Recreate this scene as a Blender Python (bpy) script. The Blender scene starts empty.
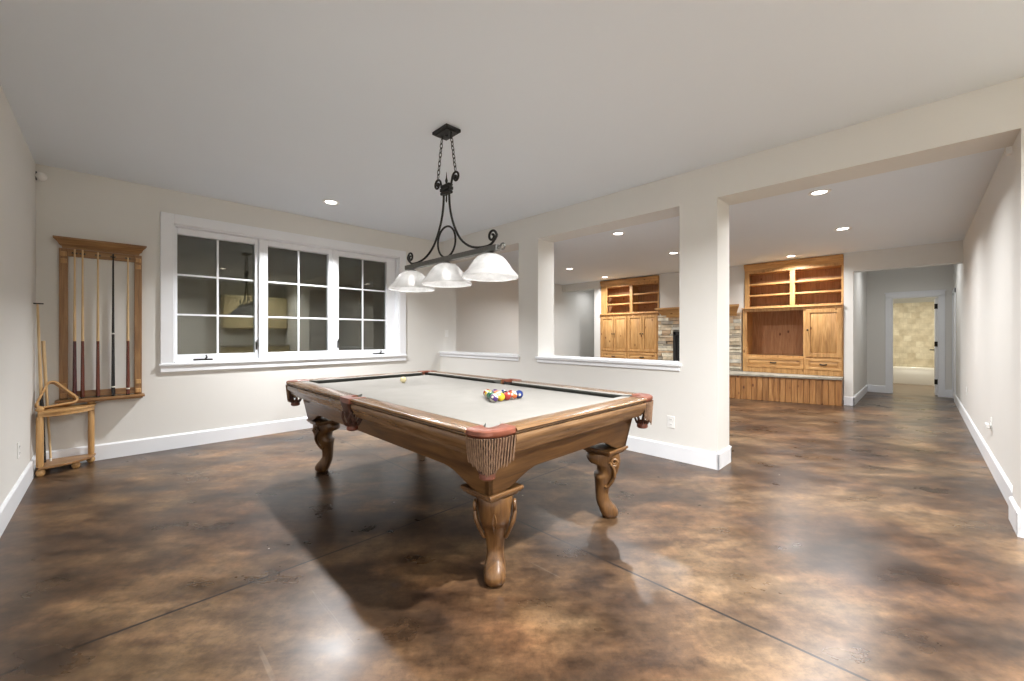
import bpy, bmesh, math, random
from mathutils import Vector, Matrix
random.seed(7)
S = bpy.context.scene
COL = S.collection
PI = math.pi

# ------------------------------------------------------------------ camera, world, exposure
cam_d = bpy.data.cameras.new('camera')
cam = bpy.data.objects.new('camera', cam_d); COL.objects.link(cam)
cam.location = (0, 0, 1.2)
cam.rotation_euler = (PI/2, 0, math.radians(45.3 - 90))
cam_d.sensor_width = 36.0
cam_d.lens = 36.0*403.5/1024.0
cam_d.shift_y = -5.0/1024.0
cam_d.clip_start = 0.02
S.camera = cam
W = bpy.data.worlds.new('night'); S.world = W; W.use_nodes = True
W.node_tree.nodes['Background'].inputs[0].default_value = (0.012, 0.014, 0.018, 1)
W.node_tree.nodes['Background'].inputs[1].default_value = 1.0
S.view_settings.view_transform = 'Standard'
S.view_settings.look = 'None'
S.view_settings.gamma = 1.0
S.view_settings.use_curve_mapping = False
S.view_settings.exposure = 0.0
S.cycles.max_bounces = 10
S.cycles.diffuse_bounces = 6
S.cycles.glossy_bounces = 4
S.cycles.transmission_bounces = 6
S.cycles.transparent_max_bounces = 12
S.cycles.sample_clamp_indirect = 4.0
S.cycles.caustics_reflective = False
S.cycles.caustics_refractive = False
S.cycles.use_denoising = True

E_MAIN, E_FAMILY, E_PENDANT, E_BATH = 156.0, 40.0, 3.1, 36.0
LAMP_COL = (0.99, 0.99, 1.0)
CEIL, CEIL2 = 2.74, 2.62

def lamp(kind, loc, power, size, parent=None, name='lamp_light', col=LAMP_COL, spread=150):
    d = bpy.data.lights.new(name, kind); d.energy = power; d.color = col
    if kind == 'AREA':
        d.shape = 'DISK'; d.size = size; d.spread = math.radians(spread)
    else:
        d.shadow_soft_size = size
    o = bpy.data.objects.new(name, d); COL.objects.link(o); o.location = loc
    if parent: o.parent = parent
    return o

# ------------------------------------------------------------------ materials
def newmat(name):
    m = bpy.data.materials.new(name); m.use_nodes = True
    nt = m.node_tree
    return m, nt, nt.nodes, nt.links, nt.nodes['Principled BSDF']

def ramp(nodes, stops, interp='LINEAR'):
    r = nodes.new('ShaderNodeValToRGB'); cr = r.color_ramp; cr.interpolation = interp
    while len(cr.elements) > len(stops): cr.elements.remove(cr.elements[-1])
    while len(cr.elements) < len(stops): cr.elements.new(0.5)
    for e, (p, c) in zip(cr.elements, stops):
        e.position = p; e.color = tuple(c) + (1,)
    return r

def coords(nodes, links, scale=(1, 1, 1), rot=(0, 0, 0), loc=(0, 0, 0), kind='POINT'):
    tc = nodes.new('ShaderNodeTexCoord'); mp = nodes.new('ShaderNodeMapping')
    mp.vector_type = kind
    mp.inputs['Scale'].default_value = scale; mp.inputs['Rotation'].default_value = rot
    mp.inputs['Location'].default_value = loc
    links.new(tc.outputs['Object'], mp.inputs['Vector'])
    return mp

def noise(nodes, links, vec, scale, detail=4, rough=0.5, dist=0.0):
    n = nodes.new('ShaderNodeTexNoise')
    n.inputs['Scale'].default_value = scale; n.inputs['Detail'].default_value = detail
    n.inputs['Roughness'].default_value = rough; n.inputs['Distortion'].default_value = dist
    links.new(vec.outputs[0], n.inputs['Vector'])
    return n

def bump(nodes, links, b, src, strength, dist=0.01):
    n = nodes.new('ShaderNodeBump'); n.inputs['Strength'].default_value = strength
    n.inputs['Distance'].default_value = dist
    links.new(src, n.inputs['Height']); links.new(n.outputs[0], b.inputs['Normal'])
    return n

def mixc(nodes, links, fac, a, b, mode='MIX'):
    n = nodes.new('ShaderNodeMix'); n.data_type = 'RGBA'; n.blend_type = mode
    for sock, v in ((n.inputs['Factor'], fac), (n.inputs[6], a), (n.inputs[7], b)):
        if isinstance(v, (int, float)): sock.default_value = v
        elif isinstance(v, tuple): sock.default_value = v + (1,)
        else: links.new(v, sock)
    return n.outputs[2]

def M_plain(name, col, rough=0.5, metal=0.0, var=0.06, vscale=6, bumpy=0.0, spec=0.5, coat=0.0):
    m, nt, N, L, b = newmat(name)
    mp = coords(N, L)
    n = noise(N, L, mp, vscale, 3)
    c0 = tuple(c*(1-var) for c in col); c1 = tuple(min(1, c*(1+var)) for c in col)
    r = ramp(N, [(0.3, c0), (0.7, c1)]); L.new(n.outputs[0], r.inputs[0])
    L.new(r.outputs[0], b.inputs['Base Color'])
    b.inputs['Roughness'].default_value = rough; b.inputs['Metallic'].default_value = metal
    b.inputs['Specular IOR Level'].default_value = spec
    b.inputs['Coat Weight'].default_value = coat
    if bumpy:
        n2 = noise(N, L, mp, vscale*12, 3); bump(N, L, b, n2.outputs[0], bumpy, 0.004)
    return m

def M_wood(name, dark, mid, light, axis=2, rough=0.38, knots=False, freq=1.0, coat=0.0, spec=0.5):
    m, nt, N, L, b = newmat(name)
    sc = [9.0*freq]*3; sc[axis] = 0.9*freq
    mp = coords(N, L, tuple(sc))
    n1 = noise(N, L, mp, 2.2, 6, 0.6, 0.8)
    r1 = ramp(N, [(0.28, dark), (0.5, mid), (0.74, light)]); L.new(n1.outputs[0], r1.inputs[0])
    sc2 = [70.0*freq]*3; sc2[axis] = 3.0*freq
    mp2 = coords(N, L, tuple(sc2)); n2 = noise(N, L, mp2, 1.5, 3)
    r2 = ramp(N, [(0.35, (0.80, 0.78, 0.75)), (0.6, (1.0, 1.0, 1.0))]); L.new(n2.outputs[0], r2.inputs[0])
    col = mixc(N, L, 1.0, r1.outputs[0], r2.outputs[0], 'MULTIPLY')
    if knots:
        sc3 = [6.5]*3; sc3[axis] = 3.6
        mp3 = coords(N, L, tuple(sc3), loc=(0.37, 0.71, 0.13))
        v = N.new('ShaderNodeTexVoronoi'); v.inputs['Scale'].default_value = 1.0
        L.new(mp3.outputs[0], v.inputs['Vector'])
        r3 = ramp(N, [(0.0, (0.16, 0.08, 0.04)), (0.07, (0.32, 0.19, 0.10)), (0.14, (1, 1, 1))])
        L.new(v.outputs['Distance'], r3.inputs[0])
        col = mixc(N, L, 1.0, col, r3.outputs[0], 'MULTIPLY')
    L.new(col, b.inputs['Base Color'])
    b.inputs['Roughness'].default_value = rough
    b.inputs['Coat Weight'].default_value = coat; b.inputs['Coat Roughness'].default_value = 0.2
    b.inputs['Specular IOR Level'].default_value = spec
    bump(N, L, b, n2.outputs[0], 0.08, 0.003)
    return m

def M_emit(name, col, strength):
    m, nt, N, L, b = newmat(name)
    b.inputs['Base Color'].default_value = (0.8, 0.8, 0.8, 1)
    b.inputs['Emission Color'].default_value = tuple(col) + (1,)
    b.inputs['Emission Strength'].default_value = strength
    return m

def M_floor():
    m, nt, N, L, b = newmat('stained_concrete')
    # long drifting blotches of acid stain, stretched along one direction
    mp = coords(N, L, (1, 1, 1), rot=(0, 0, math.radians(38)))
    mpa = coords(N, L, (1.15, 0.80, 1), rot=(0, 0, math.radians(-40)), kind='TEXTURE')
    n1 = noise(N, L, mpa, 1.35, 8, 0.60, 0.0)
    r1 = ramp(N, [(0.30, (0.017, 0.0115, 0.009)), (0.41, (0.040, 0.025, 0.0165)), (0.50, (0.080, 0.048, 0.027)),
                  (0.59, (0.135, 0.086, 0.047)), (0.72, (0.20, 0.137, 0.083))])
    L.new(n1.outputs[0], r1.inputs[0])
    mpb = coords(N, L, (1.1, 0.65, 1), rot=(0, 0, math.radians(-48)), loc=(3.1, 1.7, 0), kind='TEXTURE')
    n2 = noise(N, L, mpb, 2.3, 5, 0.52, 0.0)
    r2 = ramp(N, [(0.32, (0.58, 0.56, 0.55)), (0.52, (1.0, 0.98, 0.95)), (0.72, (1.35, 1.30, 1.2))])
    L.new(n2.outputs[0], r2.inputs[0])
    c = mixc(N, L, 1.0, r1.outputs[0], r2.outputs[0], 'MULTIPLY')
    # streaky mid-scale mottling
    mpg = coords(N, L, (0.42, 0.16, 1), rot=(0, 0, math.radians(-43)), kind='TEXTURE')
    n6 = noise(N, L, mpg, 1.5, 7, 0.66, 0.0)
    r6 = ramp(N, [(0.30, (0.54, 0.52, 0.50)), (0.50, (0.98, 0.97, 0.95)), (0.68, (1.45, 1.42, 1.36))]); L.new(n6.outputs[0], r6.inputs[0])
    c = mixc(N, L, 1.0, c, r6.outputs[0], 'MULTIPLY')
    # reddish rust clouds
    n3 = noise(N, L, mp, 0.9, 5, 0.6)
    r3 = ramp(N, [(0.45, (0, 0, 0)), (0.75, (1, 1, 1))]); L.new(n3.outputs[0], r3.inputs[0])
    c2 = mixc(N, L, 1.0, c, (1.18, 0.92, 0.76), 'MULTIPLY')
    c = mixc(N, L, r3.outputs[0], c, c2)
    # fine speckle, white paint flecks and hairline scratches
    n4 = noise(N, L, mp, 17, 8, 0.78)
    r4 = ramp(N, [(0.32, (0.55, 0.53, 0.51)), (0.5, (0.98, 0.98, 0.98)), (0.66, (1.32, 1.30, 1.27))]); L.new(n4.outputs[0], r4.inputs[0])
    c = mixc(N, L, 1.0, c, r4.outputs[0], 'MULTIPLY')
    v = N.new('ShaderNodeTexVoronoi'); v.inputs['Scale'].default_value = 3.1
    L.new(mp.outputs[0], v.inputs['Vector'])
    lt = N.new('ShaderNodeMath'); lt.operation = 'LESS_THAN'; lt.inputs[1].default_value = 0.018
    L.new(v.outputs['Distance'], lt.inputs[0])
    c = mixc(N, L, lt.outputs[0], c, (0.50, 0.46, 0.40))
    mps = coords(N, L, (14.0, 0.5, 1), rot=(0, 0, math.radians(12)))
    n5 = noise(N, L, mps, 1.6, 2, 0.4, 0.15)
    r5 = ramp(N, [(0.735, (0, 0, 0)), (0.75, (1, 1, 1)), (0.765, (0, 0, 0))]); L.new(n5.outputs[0], r5.inputs[0])
    f5 = N.new('ShaderNodeMath'); f5.operation = 'MULTIPLY'; f5.inputs[1].default_value = 0.12
    L.new(r5.outputs[0], f5.inputs[0])
    c = mixc(N, L, f5.outputs[0], c, (0.42, 0.36, 0.29))
    # saw-cut control joints, one along x and one along y
    tc = N.new('ShaderNodeTexCoord'); sx = N.new('ShaderNodeSeparateXYZ'); L.new(tc.outputs['Object'], sx.inputs[0])
    jj = []
    for out, pos in ((1, 2.285), (0, 1.868), (0, 5.35), (1, -1.6)):
        a = N.new('ShaderNodeMath'); a.operation = 'SUBTRACT'; a.inputs[1].default_value = pos
        L.new(sx.outputs[out], a.inputs[0])
        d = N.new('ShaderNodeMath'); d.operation = 'ABSOLUTE'; L.new(a.outputs[0], d.inputs[0])
        e = N.new('ShaderNodeMath'); e.operation = 'LESS_THAN'; e.inputs[1].default_value = 0.0062
        L.new(d.outputs[0], e.inputs[0]); jj.append(e)
    mx = jj[0]
    for e in jj[1:]:
        k = N.new('ShaderNodeMath'); k.operation = 'MAXIMUM'
        L.new(mx.outputs[0], k.inputs[0]); L.new(e.outputs[0], k.inputs[1]); mx = k
    c = mixc(N, L, mx.outputs[0], c, (0.012, 0.009, 0.008))
    L.new(c, b.inputs['Base Color'])
    rr = ramp(N, [(0.3, (0.25, 0.25, 0.25)), (0.7, (0.40, 0.40, 0.40))]); L.new(n2.outputs[0], rr.inputs[0])
    L.new(rr.outputs[0], b.inputs['Roughness'])
    b.inputs['Specular IOR Level'].default_value = 0.5
    return m

def M_tile():
    m, nt, N, L, b = newmat('travertine_tile')
    tc = N.new('ShaderNodeTexCoord'); sx = N.new('ShaderNodeSeparateXYZ'); L.new(tc.outputs['Object'], sx.inputs[0])
    cb = N.new('ShaderNodeCombineXYZ'); L.new(sx.outputs[1], cb.inputs[0]); L.new(sx.outputs[2], cb.inputs[1])
    br = N.new('ShaderNodeTexBrick'); L.new(cb.outputs[0], br.inputs['Vector'])
    br.inputs['Scale'].default_value = 1.0; br.inputs['Brick Width'].default_value = 0.15
    br.inputs['Row Height'].default_value = 0.15; br.inputs['Mortar Size'].default_value = 0.004
    br.inputs['Color1'].default_value = (0.60, 0.52, 0.38, 1); br.inputs['Color2'].default_value = (0.74, 0.68, 0.54, 1)
    br.inputs['Mortar'].default_value = (0.60, 0.53, 0.40, 1); br.offset = 0.5
    mp = coords(N, L); n = noise(N, L, mp, 7, 5)
    r = ramp(N, [(0.35, (0.82, 0.80, 0.76)), (0.65, (1.08, 1.08, 1.08))]); L.new(n.outputs[0], r.inputs[0])
    L.new(mixc(N, L, 1.0, br.outputs['Color'], r.outputs[0], 'MULTIPLY'), b.inputs['Base Color'])
    b.inputs['Roughness'].default_value = 0.35
    return m

def M_pane():
    m, nt, N, L, b = newmat('window_glass')
    out = [n for n in N if n.type == 'OUTPUT_MATERIAL'][0]
    N.remove(b)
    t = N.new('ShaderNodeBsdfTransparent'); t.inputs[0].default_value = (0.86, 0.88, 0.84, 1)
    g = N.new('ShaderNodeBsdfGlossy'); g.inputs['Roughness'].default_value = 0.015
    g.inputs['Color'].default_value = (0.95, 0.93, 0.86, 1)
    f = N.new('ShaderNodeFresnel'); f.inputs['IOR'].default_value = 1.8
    mx = N.new('ShaderNodeMixShader')
    L.new(f.outputs[0], mx.inputs[0]); L.new(t.outputs[0], mx.inputs[1]); L.new(g.outputs[0], mx.inputs[2])
    L.new(mx.outputs[0], out.inputs[0])
    return m

def M_shade():
    m, nt, N, L, b = newmat('alabaster_glass')
    out = [n for n in N if n.type == 'OUTPUT_MATERIAL'][0]
    N.remove(b)
    mp = coords(N, L); n = noise(N, L, mp, 9, 4, 0.6, 1.2)
    r = ramp(N, [(0.3, (0.62, 0.62, 0.615)), (0.6, (0.80, 0.80, 0.795))]); L.new(n.outputs[0], r.inputs[0])
    tl = N.new('ShaderNodeBsdfTranslucent'); L.new(r.outputs[0], tl.inputs[0])
    df = N.new('ShaderNodeBsdfDiffuse'); L.new(r.outputs[0], df.inputs[0])
    gl = N.new('ShaderNodeBsdfGlossy'); gl.inputs['Roughness'].default_value = 0.15
    m1 = N.new('ShaderNodeMixShader'); m1.inputs[0].default_value = 0.5
    L.new(tl.outputs[0], m1.inputs[1]); L.new(df.outputs[0], m1.inputs[2])
    tp = N.new('ShaderNodeBsdfTransparent')
    m0 = N.new('ShaderNodeMixShader'); m0.inputs[0].default_value = 0.15
    L.new(m1.outputs[0], m0.inputs[1]); L.new(tp.outputs[0], m0.inputs[2])
    m2 = N.new('ShaderNodeMixShader'); m2.inputs[0].default_value = 0.05
    L.new(m0.outputs[0], m2.inputs[1]); L.new(gl.outputs[0], m2.inputs[2])
    L.new(m2.outputs[0], out.inputs[0])
    return m

def M_ball(name, col, stripe):
    m, nt, N, L, b = newmat(name)
    tc = N.new('ShaderNodeTexCoord'); sx = N.new('ShaderNodeSeparateXYZ'); L.new(tc.outputs['Object'], sx.inputs[0])
    white = (0.56, 0.52, 0.44)
    r = 0.0286
    az = N.new('ShaderNodeMath'); az.operation = 'ABSOLUTE'; L.new(sx.outputs[2], az.inputs[0])
    lt = N.new('ShaderNodeMath'); lt.operation = 'LESS_THAN'; lt.inputs[1].default_value = r*(0.52 if stripe else 2)
    L.new(az.outputs[0], lt.inputs[0])
    c = mixc(N, L, lt.outputs[0], white, col)
    ax = N.new('ShaderNodeMath'); ax.operation = 'ABSOLUTE'; L.new(sx.outputs[0], ax.inputs[0])
    gt = N.new('ShaderNodeMath'); gt.operation = 'GREATER_THAN'; gt.inputs[1].default_value = r*0.945
    L.new(ax.outputs[0], gt.inputs[0])
    c = mixc(N, L, gt.outputs[0], c, white)
    L.new(c, b.inputs['Base Color'])
    b.inputs['Roughness'].default_value = 0.12; b.inputs['Coat Weight'].default_value = 0.5
    return m

MT = {}
MT['wall'] = M_plain('wall_paint', (0.735, 0.725, 0.69), 0.75, var=0.012, vscale=1.5, bumpy=0.10, spec=0.3)
MT['ceiling'] = M_plain('ceiling_paint', (0.79, 0.845, 0.90), 0.85, var=0.01, vscale=1.0, bumpy=0.05, spec=0.2)
MT['trim'] = M_plain('white_trim', (0.83, 0.85, 0.88), 0.38, var=0.01)
MT['floor'] = M_floor()
MT['bathfloor'] = M_plain('bath_floor', (0.17, 0.12, 0.08), 0.35, var=0.15, vscale=4)
MT['tile'] = M_tile()
MT['pane'] = M_pane()
MT['shade'] = M_shade()
MT['bulb'] = M_emit('bulb_glow', (1.0, 0.96, 0.90), 26.0)
MT['lens'] = M_emit('lamp_lens', (1.0, 0.95, 0.88), 9.0)
MT['iron'] = M_plain('dark_iron', (0.030, 0.030, 0.028), 0.45, metal=0.55, var=0.2, vscale=30)
MT['ironbar'] = M_plain('brushed_iron', (0.20, 0.20, 0.19), 0.42, metal=0.8, var=0.1, vscale=40)
MT['bronze'] = M_plain('dark_bronze', (0.020, 0.017, 0.015), 0.4, metal=0.6)
MT['chrome'] = M_plain('satin_nickel', (0.45, 0.44, 0.42), 0.3, metal=1.0)
for ax, nm in ((0, 'x'), (1, 'y'), (2, 'z')):
    MT['oak_'+nm] = M_wood('table_wood_'+nm, (0.060, 0.026, 0.009), (0.140, 0.066, 0.022), (0.22, 0.115, 0.042), ax, 0.32, coat=0.2)
    MT['rail_'+nm] = M_wood('rail_wood_'+nm, (0.095, 0.050, 0.021), (0.21, 0.113, 0.049), (0.33, 0.20, 0.10), ax, 0.26, coat=0.35)
    MT['pine_'+nm] = M_wood('knotty_pine_'+nm, (0.38, 0.185, 0.06), (0.56, 0.305, 0.110), (0.70, 0.425, 0.180), ax, 0.42, knots=True)
    MT['rack_'+nm] = M_wood('rack_wood_'+nm, (0.17, 0.085, 0.03), (0.30, 0.155, 0.058), (0.42, 0.24, 0.10), ax, 0.36)
    MT['honey_'+nm] = M_wood('honey_wood_'+nm, (0.38, 0.20, 0.07), (0.52, 0.30, 0.115), (0.62, 0.38, 0.17), ax, 0.36)
MT['plank'] = M_wood('knotty_plank', (0.25, 0.105, 0.032), (0.43, 0.20, 0.066), (0.58, 0.31, 0.12), 2, 0.42, knots=True)
MT['plank_dark'] = M_wood('knotty_plank_dark', (0.20, 0.085, 0.027), (0.34, 0.155, 0.050), (0.47, 0.245, 0.095), 2, 0.42, knots=True)
MT['pine_back'] = M_wood('pine_back_panel', (0.30, 0.135, 0.055), (0.41, 0.205, 0.09), (0.50, 0.275, 0.135), 2, 0.5, knots=True)
MT['cloth'] = M_plain('table_cloth_felt', (0.275, 0.263, 0.240), 0.95, var=0.03, vscale=8, bumpy=0.15, spec=0.1)
MT['cushion'] = M_plain('cushion_nose_shade', (0.075, 0.077, 0.070), 0.9, var=0.05, vscale=20, spec=0.15)  # bed cloth darkened: shade on the undercut nose painted into the colour
MT['leather'] = M_plain('red_brown_leather', (0.18, 0.055, 0.030), 0.42, var=0.15, vscale=25)
MT['darkleather'] = M_plain('dark_leather_strap', (0.075, 0.030, 0.018), 0.5, var=0.2, vscale=30)
MT['fringe'] = M_plain('brown_fringe', (0.20, 0.125, 0.080), 0.9, var=0.25, vscale=60, spec=0.1)
MT['black'] = M_plain('black_rubber', (0.012, 0.012, 0.012), 0.5)
MT['hole'] = M_plain('pocket_lining', (0.02, 0.017, 0.015), 0.8)
MT['maple'] = M_wood('cue_maple', (0.60, 0.40, 0.20), (0.70, 0.50, 0.27), (0.78, 0.60, 0.36), 2, 0.28)
MT['mahogany'] = M_plain('cue_butt_red', (0.12, 0.030, 0.018), 0.25, var=0.15, vscale=20)
MT['plum'] = M_plain('cue_butt_plum', (0.07, 0.020, 0.022), 0.25, var=0.15, vscale=20)
MT['cueblack'] = M_plain('cue_black', (0.012, 0.012, 0.014), 0.22)
MT['ivory'] = M_plain('ivory_plastic', (0.80, 0.78, 0.70), 0.35)
MT['cueball'] = M_plain('cue_ball_ivory', (0.78, 0.68, 0.40), 0.15, coat=0.5)
MT['plastic'] = M_plain('white_plastic', (0.82, 0.82, 0.80), 0.4)
MT['slot'] = M_plain('dark_slot', (0.08, 0.08, 0.08), 0.6)
MT['slab'] = M_plain('stone_slab', (0.33, 0.30, 0.24), 0.6, var=0.25, vscale=9, bumpy=0.2)
STONES = [M_plain('ledge_stone_%s' % n, c, 0.85, var=0.28, vscale=11, bumpy=0.4) for n, c in
          (('tan', (0.55, 0.46, 0.33)), ('grey', (0.47, 0.44, 0.37)), ('cream', (0.66, 0.60, 0.47)), ('rust', (0.46, 0.33, 0.21)), ('dark', (0.32, 0.28, 0.22)))]
MT['porcelain'] = M_plain('white_porcelain', (0.84, 0.82, 0.76), 0.15, var=0.01)
MT['well'] = M_plain('well_concrete', (0.10, 0.098, 0.085), 0.9, var=0.25, vscale=3, bumpy=0.3)
MT['cream'] = M_wood('cream_paint', (0.62, 0.52, 0.30), (0.66, 0.56, 0.33), (0.70, 0.60, 0.37), 2, 0.4)

# ------------------------------------------------------------------ mesh builder
class MB:
    def __init__(s): s.v = []; s.f = []; s.mi = []
    def add(s, verts, faces, mi=0, mat=None):
        o = len(s.v)
        for p in verts:
            p = Vector(p)
            if mat is not None: p = mat @ p
            s.v.append(p)
        for f in faces: s.f.append([o+i for i in f]); s.mi.append(mi)
        return s
    def box(s, a, b, mi=0, mat=None):
        x0, y0, z0 = [min(a[i], b[i]) for i in range(3)]; x1, y1, z1 = [max(a[i], b[i]) for i in range(3)]
        return s.add([(x0,y0,z0),(x1,y0,z0),(x1,y1,z0),(x0,y1,z0),(x0,y0,z1),(x1,y0,z1),(x1,y1,z1),(x0,y1,z1)],
                     [(0,3,2,1),(4,5,6,7),(0,1,5,4),(1,2,6,5),(2,3,7,6),(3,0,4,7)], mi, mat)
    def hexa(s, lo, hi, mi=0):
        return s.add(list(lo)+list(hi), [(0,3,2,1),(4,5,6,7),(0,1,5,4),(1,2,6,5),(2,3,7,6),(3,0,4,7)], mi)
    def prism(s, poly, axis, a0, a1, mi=0, mat=None):
        n = len(poly); vs = []
        for a in (a0, a1):
            for p in poly:
                q = list(p); q.insert(axis, a); vs.append(tuple(q))
        fs = [tuple(range(n-1, -1, -1)), tuple(range(n, 2*n))] + [(i, (i+1) % n, n+(i+1) % n, n+i) for i in range(n)]
        return s.add(vs, fs, mi, mat)
    def sweep(s, rings, closed=True, caps=True, mi=0, loop=False, mat=None):
        n = len(rings[0]); vs = [p for r in rings for p in r]; fs = []
        m = len(rings)
        for k in range(m if loop else m-1):
            k2 = (k+1) % m
            for i in range(n if closed else n-1):
                j = (i+1) % n
                fs.append((k*n+i, k*n+j, k2*n+j, k2*n+i))
        if caps and not loop and closed:
            fs.append(tuple(range(n-1, -1, -1))); fs.append(tuple((m-1)*n+i for i in range(n)))
        return s.add(vs, fs, mi, mat)
    def tube(s, path, r, n=8, mi=0, loop=False, caps=True, mat=None):
        P = [Vector(p) for p in path]; m = len(P); rings = []
        up = None
        for k in range(m):
            if loop: t = P[(k+1) % m]-P[(k-1) % m]
            else: t = P[min(k+1, m-1)]-P[max(k-1, 0)]
            if t.length < 1e-9: t = Vector((0, 0, 1))
            t.normalize()
            if up is None:
                up = Vector((0, 0, 1)) if abs(t.z) < 0.9 else Vector((1, 0, 0))
            a = t.cross(up)
            if a.length < 1e-6: a = t.cross(Vector((1, 0.3, 0)))
            a.normalize(); b = t.cross(a).normalized(); up = -b if False else a.cross(t)
            rr = r[k] if isinstance(r, (list, tuple)) else r
            rings.append([P[k]+(a*math.cos(2*PI*i/n)+b*math.sin(2*PI*i/n))*rr for i in range(n)])
        return s.sweep(rings, True, caps, mi, loop, mat)
    def lathe(s, prof, c=(0, 0, 0), n=24, mi=0, mat=None, caps=True):
        rings = [[(c[0]+r*math.cos(2*PI*i/n), c[1]+r*math.sin(2*PI*i/n), c[2]+z) for i in range(n)] for r, z in prof]
        return s.sweep(rings, True, caps, mi, False, mat)
    def ball(s, c, r, n=16, mi=0, sc=(1, 1, 1)):
        prof = [(max(1e-4, r*math.sin(PI*k/(n//2))), -r*math.cos(PI*k/(n//2))) for k in range(n//2+1)]
        M = Matrix.Translation(c) @ Matrix.Diagonal((sc[0], sc[1], sc[2], 1))
        return s.lathe(prof, (0, 0, 0), n, mi, M)
    def build(s, name, mats, parent=None, bevel=0.0, smooth=35, kind=None, segs=2, loc=None):
        me = bpy.data.meshes.new(name)
        me.from_pydata([tuple(p) for p in s.v], [], s.f)
        if not isinstance(mats, (list, tuple)): mats = [mats]
        for m in mats: me.materials.append(m)
        me.polygons.foreach_set('material_index', s.mi)
        bm = bmesh.new(); bm.from_mesh(me)
        bmesh.ops.recalc_face_normals(bm, faces=bm.faces[:])
        bm.to_mesh(me); bm.free()
        if smooth:
            me.polygons.foreach_set('use_smooth', [True]*len(me.polygons))
            me.set_sharp_from_angle(angle=math.radians(smooth))
        me.update()
        o = bpy.data.objects.new(name, me); COL.objects.link(o)
        if parent is not None: o.parent = parent
        if loc: o.location = loc
        if bevel:
            b = o.modifiers.new('edge', 'BEVEL'); b.width = bevel; b.segments = segs
            b.limit_method = 'ANGLE'; b.angle_limit = math.radians(40)
            if smooth: b.harden_normals = True
        if kind: o['kind'] = kind
        return o

def smooth_path(pts, n=6):
    out = []
    P = [Vector(p) for p in pts]
    for i in range(len(P)-1):
        p0 = P[max(i-1, 0)]; p1 = P[i]; p2 = P[i+1]; p3 = P[min(i+2, len(P)-1)]
        for k in range(n):
            t = k/n
            out.append(0.5*((2*p1)+(-p0+p2)*t+(2*p0-5*p1+4*p2-p3)*t*t+(-p0+3*p1-3*p2+p3)*t**3))
    out.append(P[-1]); return out
def tag(o, label, cat, group=None):
    o['label'] = label; o['category'] = cat
    if group: o['group'] = group
    return o

def thing(name, label, cat, loc=(0, 0, 0), rz=0.0, group=None):
    o = bpy.data.objects.new(name, None); COL.objects.link(o)
    o.empty_display_size = 0.1
    o.location = loc; o.rotation_euler = (0, 0, rz)
    return tag(o, label, cat, group)

def copy_tree(o, parent=None):
    c = o.copy(); COL.objects.link(c)
    if parent is not None: c.parent = parent
    for ch in list(o.children): copy_tree(ch, c)
    return c

def structure(name): 
    o = bpy.data.objects.new(name, None); COL.objects.link(o); o['kind'] = 'structure'; o.empty_display_size = 0.1
    return o

def struct(mb, name, mats, **k): return mb.build(name, mats, kind='structure', **k)

def boxes(*bs):
    m = MB()
    for a, b in bs: m.box(a, b)
    return m

# ------------------------------------------------------------------ setting
XL, YB, XP, TP = -0.49, 5.57, 3.85, 0.32      # left wall, window wall, pony wall face and its thickness
XP2 = XP+TP
YH = -0.455                                    # hall side wall
YF = 7.07                                      # far wall of the family room
XC = 9.0                                       # plane of the built-ins
XE = 11.5                                      # end of the hall
YBK = -2.7                                     # wall behind the camera
struct(boxes(((XL-0.15, YBK-0.15, -0.1), (XE, YF+0.15, 0))), 'floor', MT['floor'])
struct(boxes(((XE, -1.6, -0.1), (15.0, 1.8, 0))), 'floor_bathroom', MT['bathfloor'])
struct(boxes(((XL-0.15, YBK-0.15, CEIL), (XP2, YB+0.2, CEIL+0.1))), 'ceiling', MT['ceiling'])
struct(boxes(((XP2-0.002, -0.6, CEIL2), (XE+0.1, YF+0.15, CEIL+0.1))), 'ceiling_family_room', MT['ceiling'])
struct(boxes(((XL-0.15, YBK, 0), (XL, YB+0.2, CEIL))), 'wall_left', MT['wall'])
struct(boxes(((XL-0.15, YBK-0.15, 0), (XP2, YBK, CEIL))), 'wall_behind', MT['wall'])
# window wall with one opening
WX0, WX1, WZ0, WZ1 = 0.46, 3.097, 0.90, 2.385
struct(boxes(((XL, YB, 0), (WX0, YB+0.2, CEIL)), ((WX1, YB, 0), (XP2, YB+0.2, CEIL)),
             ((WX0, YB, 0), (WX1, YB+0.2, WZ0)), ((WX0, YB, WZ1), (WX1, YB+0.2, CEIL))), 'wall_back', MT['wall'])
# pony wall: sill-height walls, two piers, header with three openings, stub beyond the wide opening
HD, SL = 2.437, 0.905
O1, O2, O3 = (3.765, YB), (1.615, 3.42), (-0.425, 1.275)
m = MB()
for o in (O1, O2):
    m.box((XP, o[0], 0), (XP2, o[1], SL))
for o in (O1, O2, O3):
    m.box((XP, o[0], HD), (XP2, o[1], CEIL))
for a, b in ((O3[1], O2[0]), (O2[1], O1[0]), (YBK, O3[0])):
    m.box((XP, a, 0), (XP2, b, CEIL))
struct(m, 'wall_right', MT['wall'])
struct(boxes(((XP2, YH-0.15, 0), (XE+0.1, YH, CEIL))), 'wall_hall', MT['wall'])
struct(boxes(((XP2, YF, 0), (XE+0.1, YF+0.15, CEIL))), 'wall_family_left', MT['wall'])
struct(boxes(((XP2-0.12, YB+0.2, 0), (XP2, YF+0.15, CEIL))), 'wall_family_near', MT['wall'])
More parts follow.
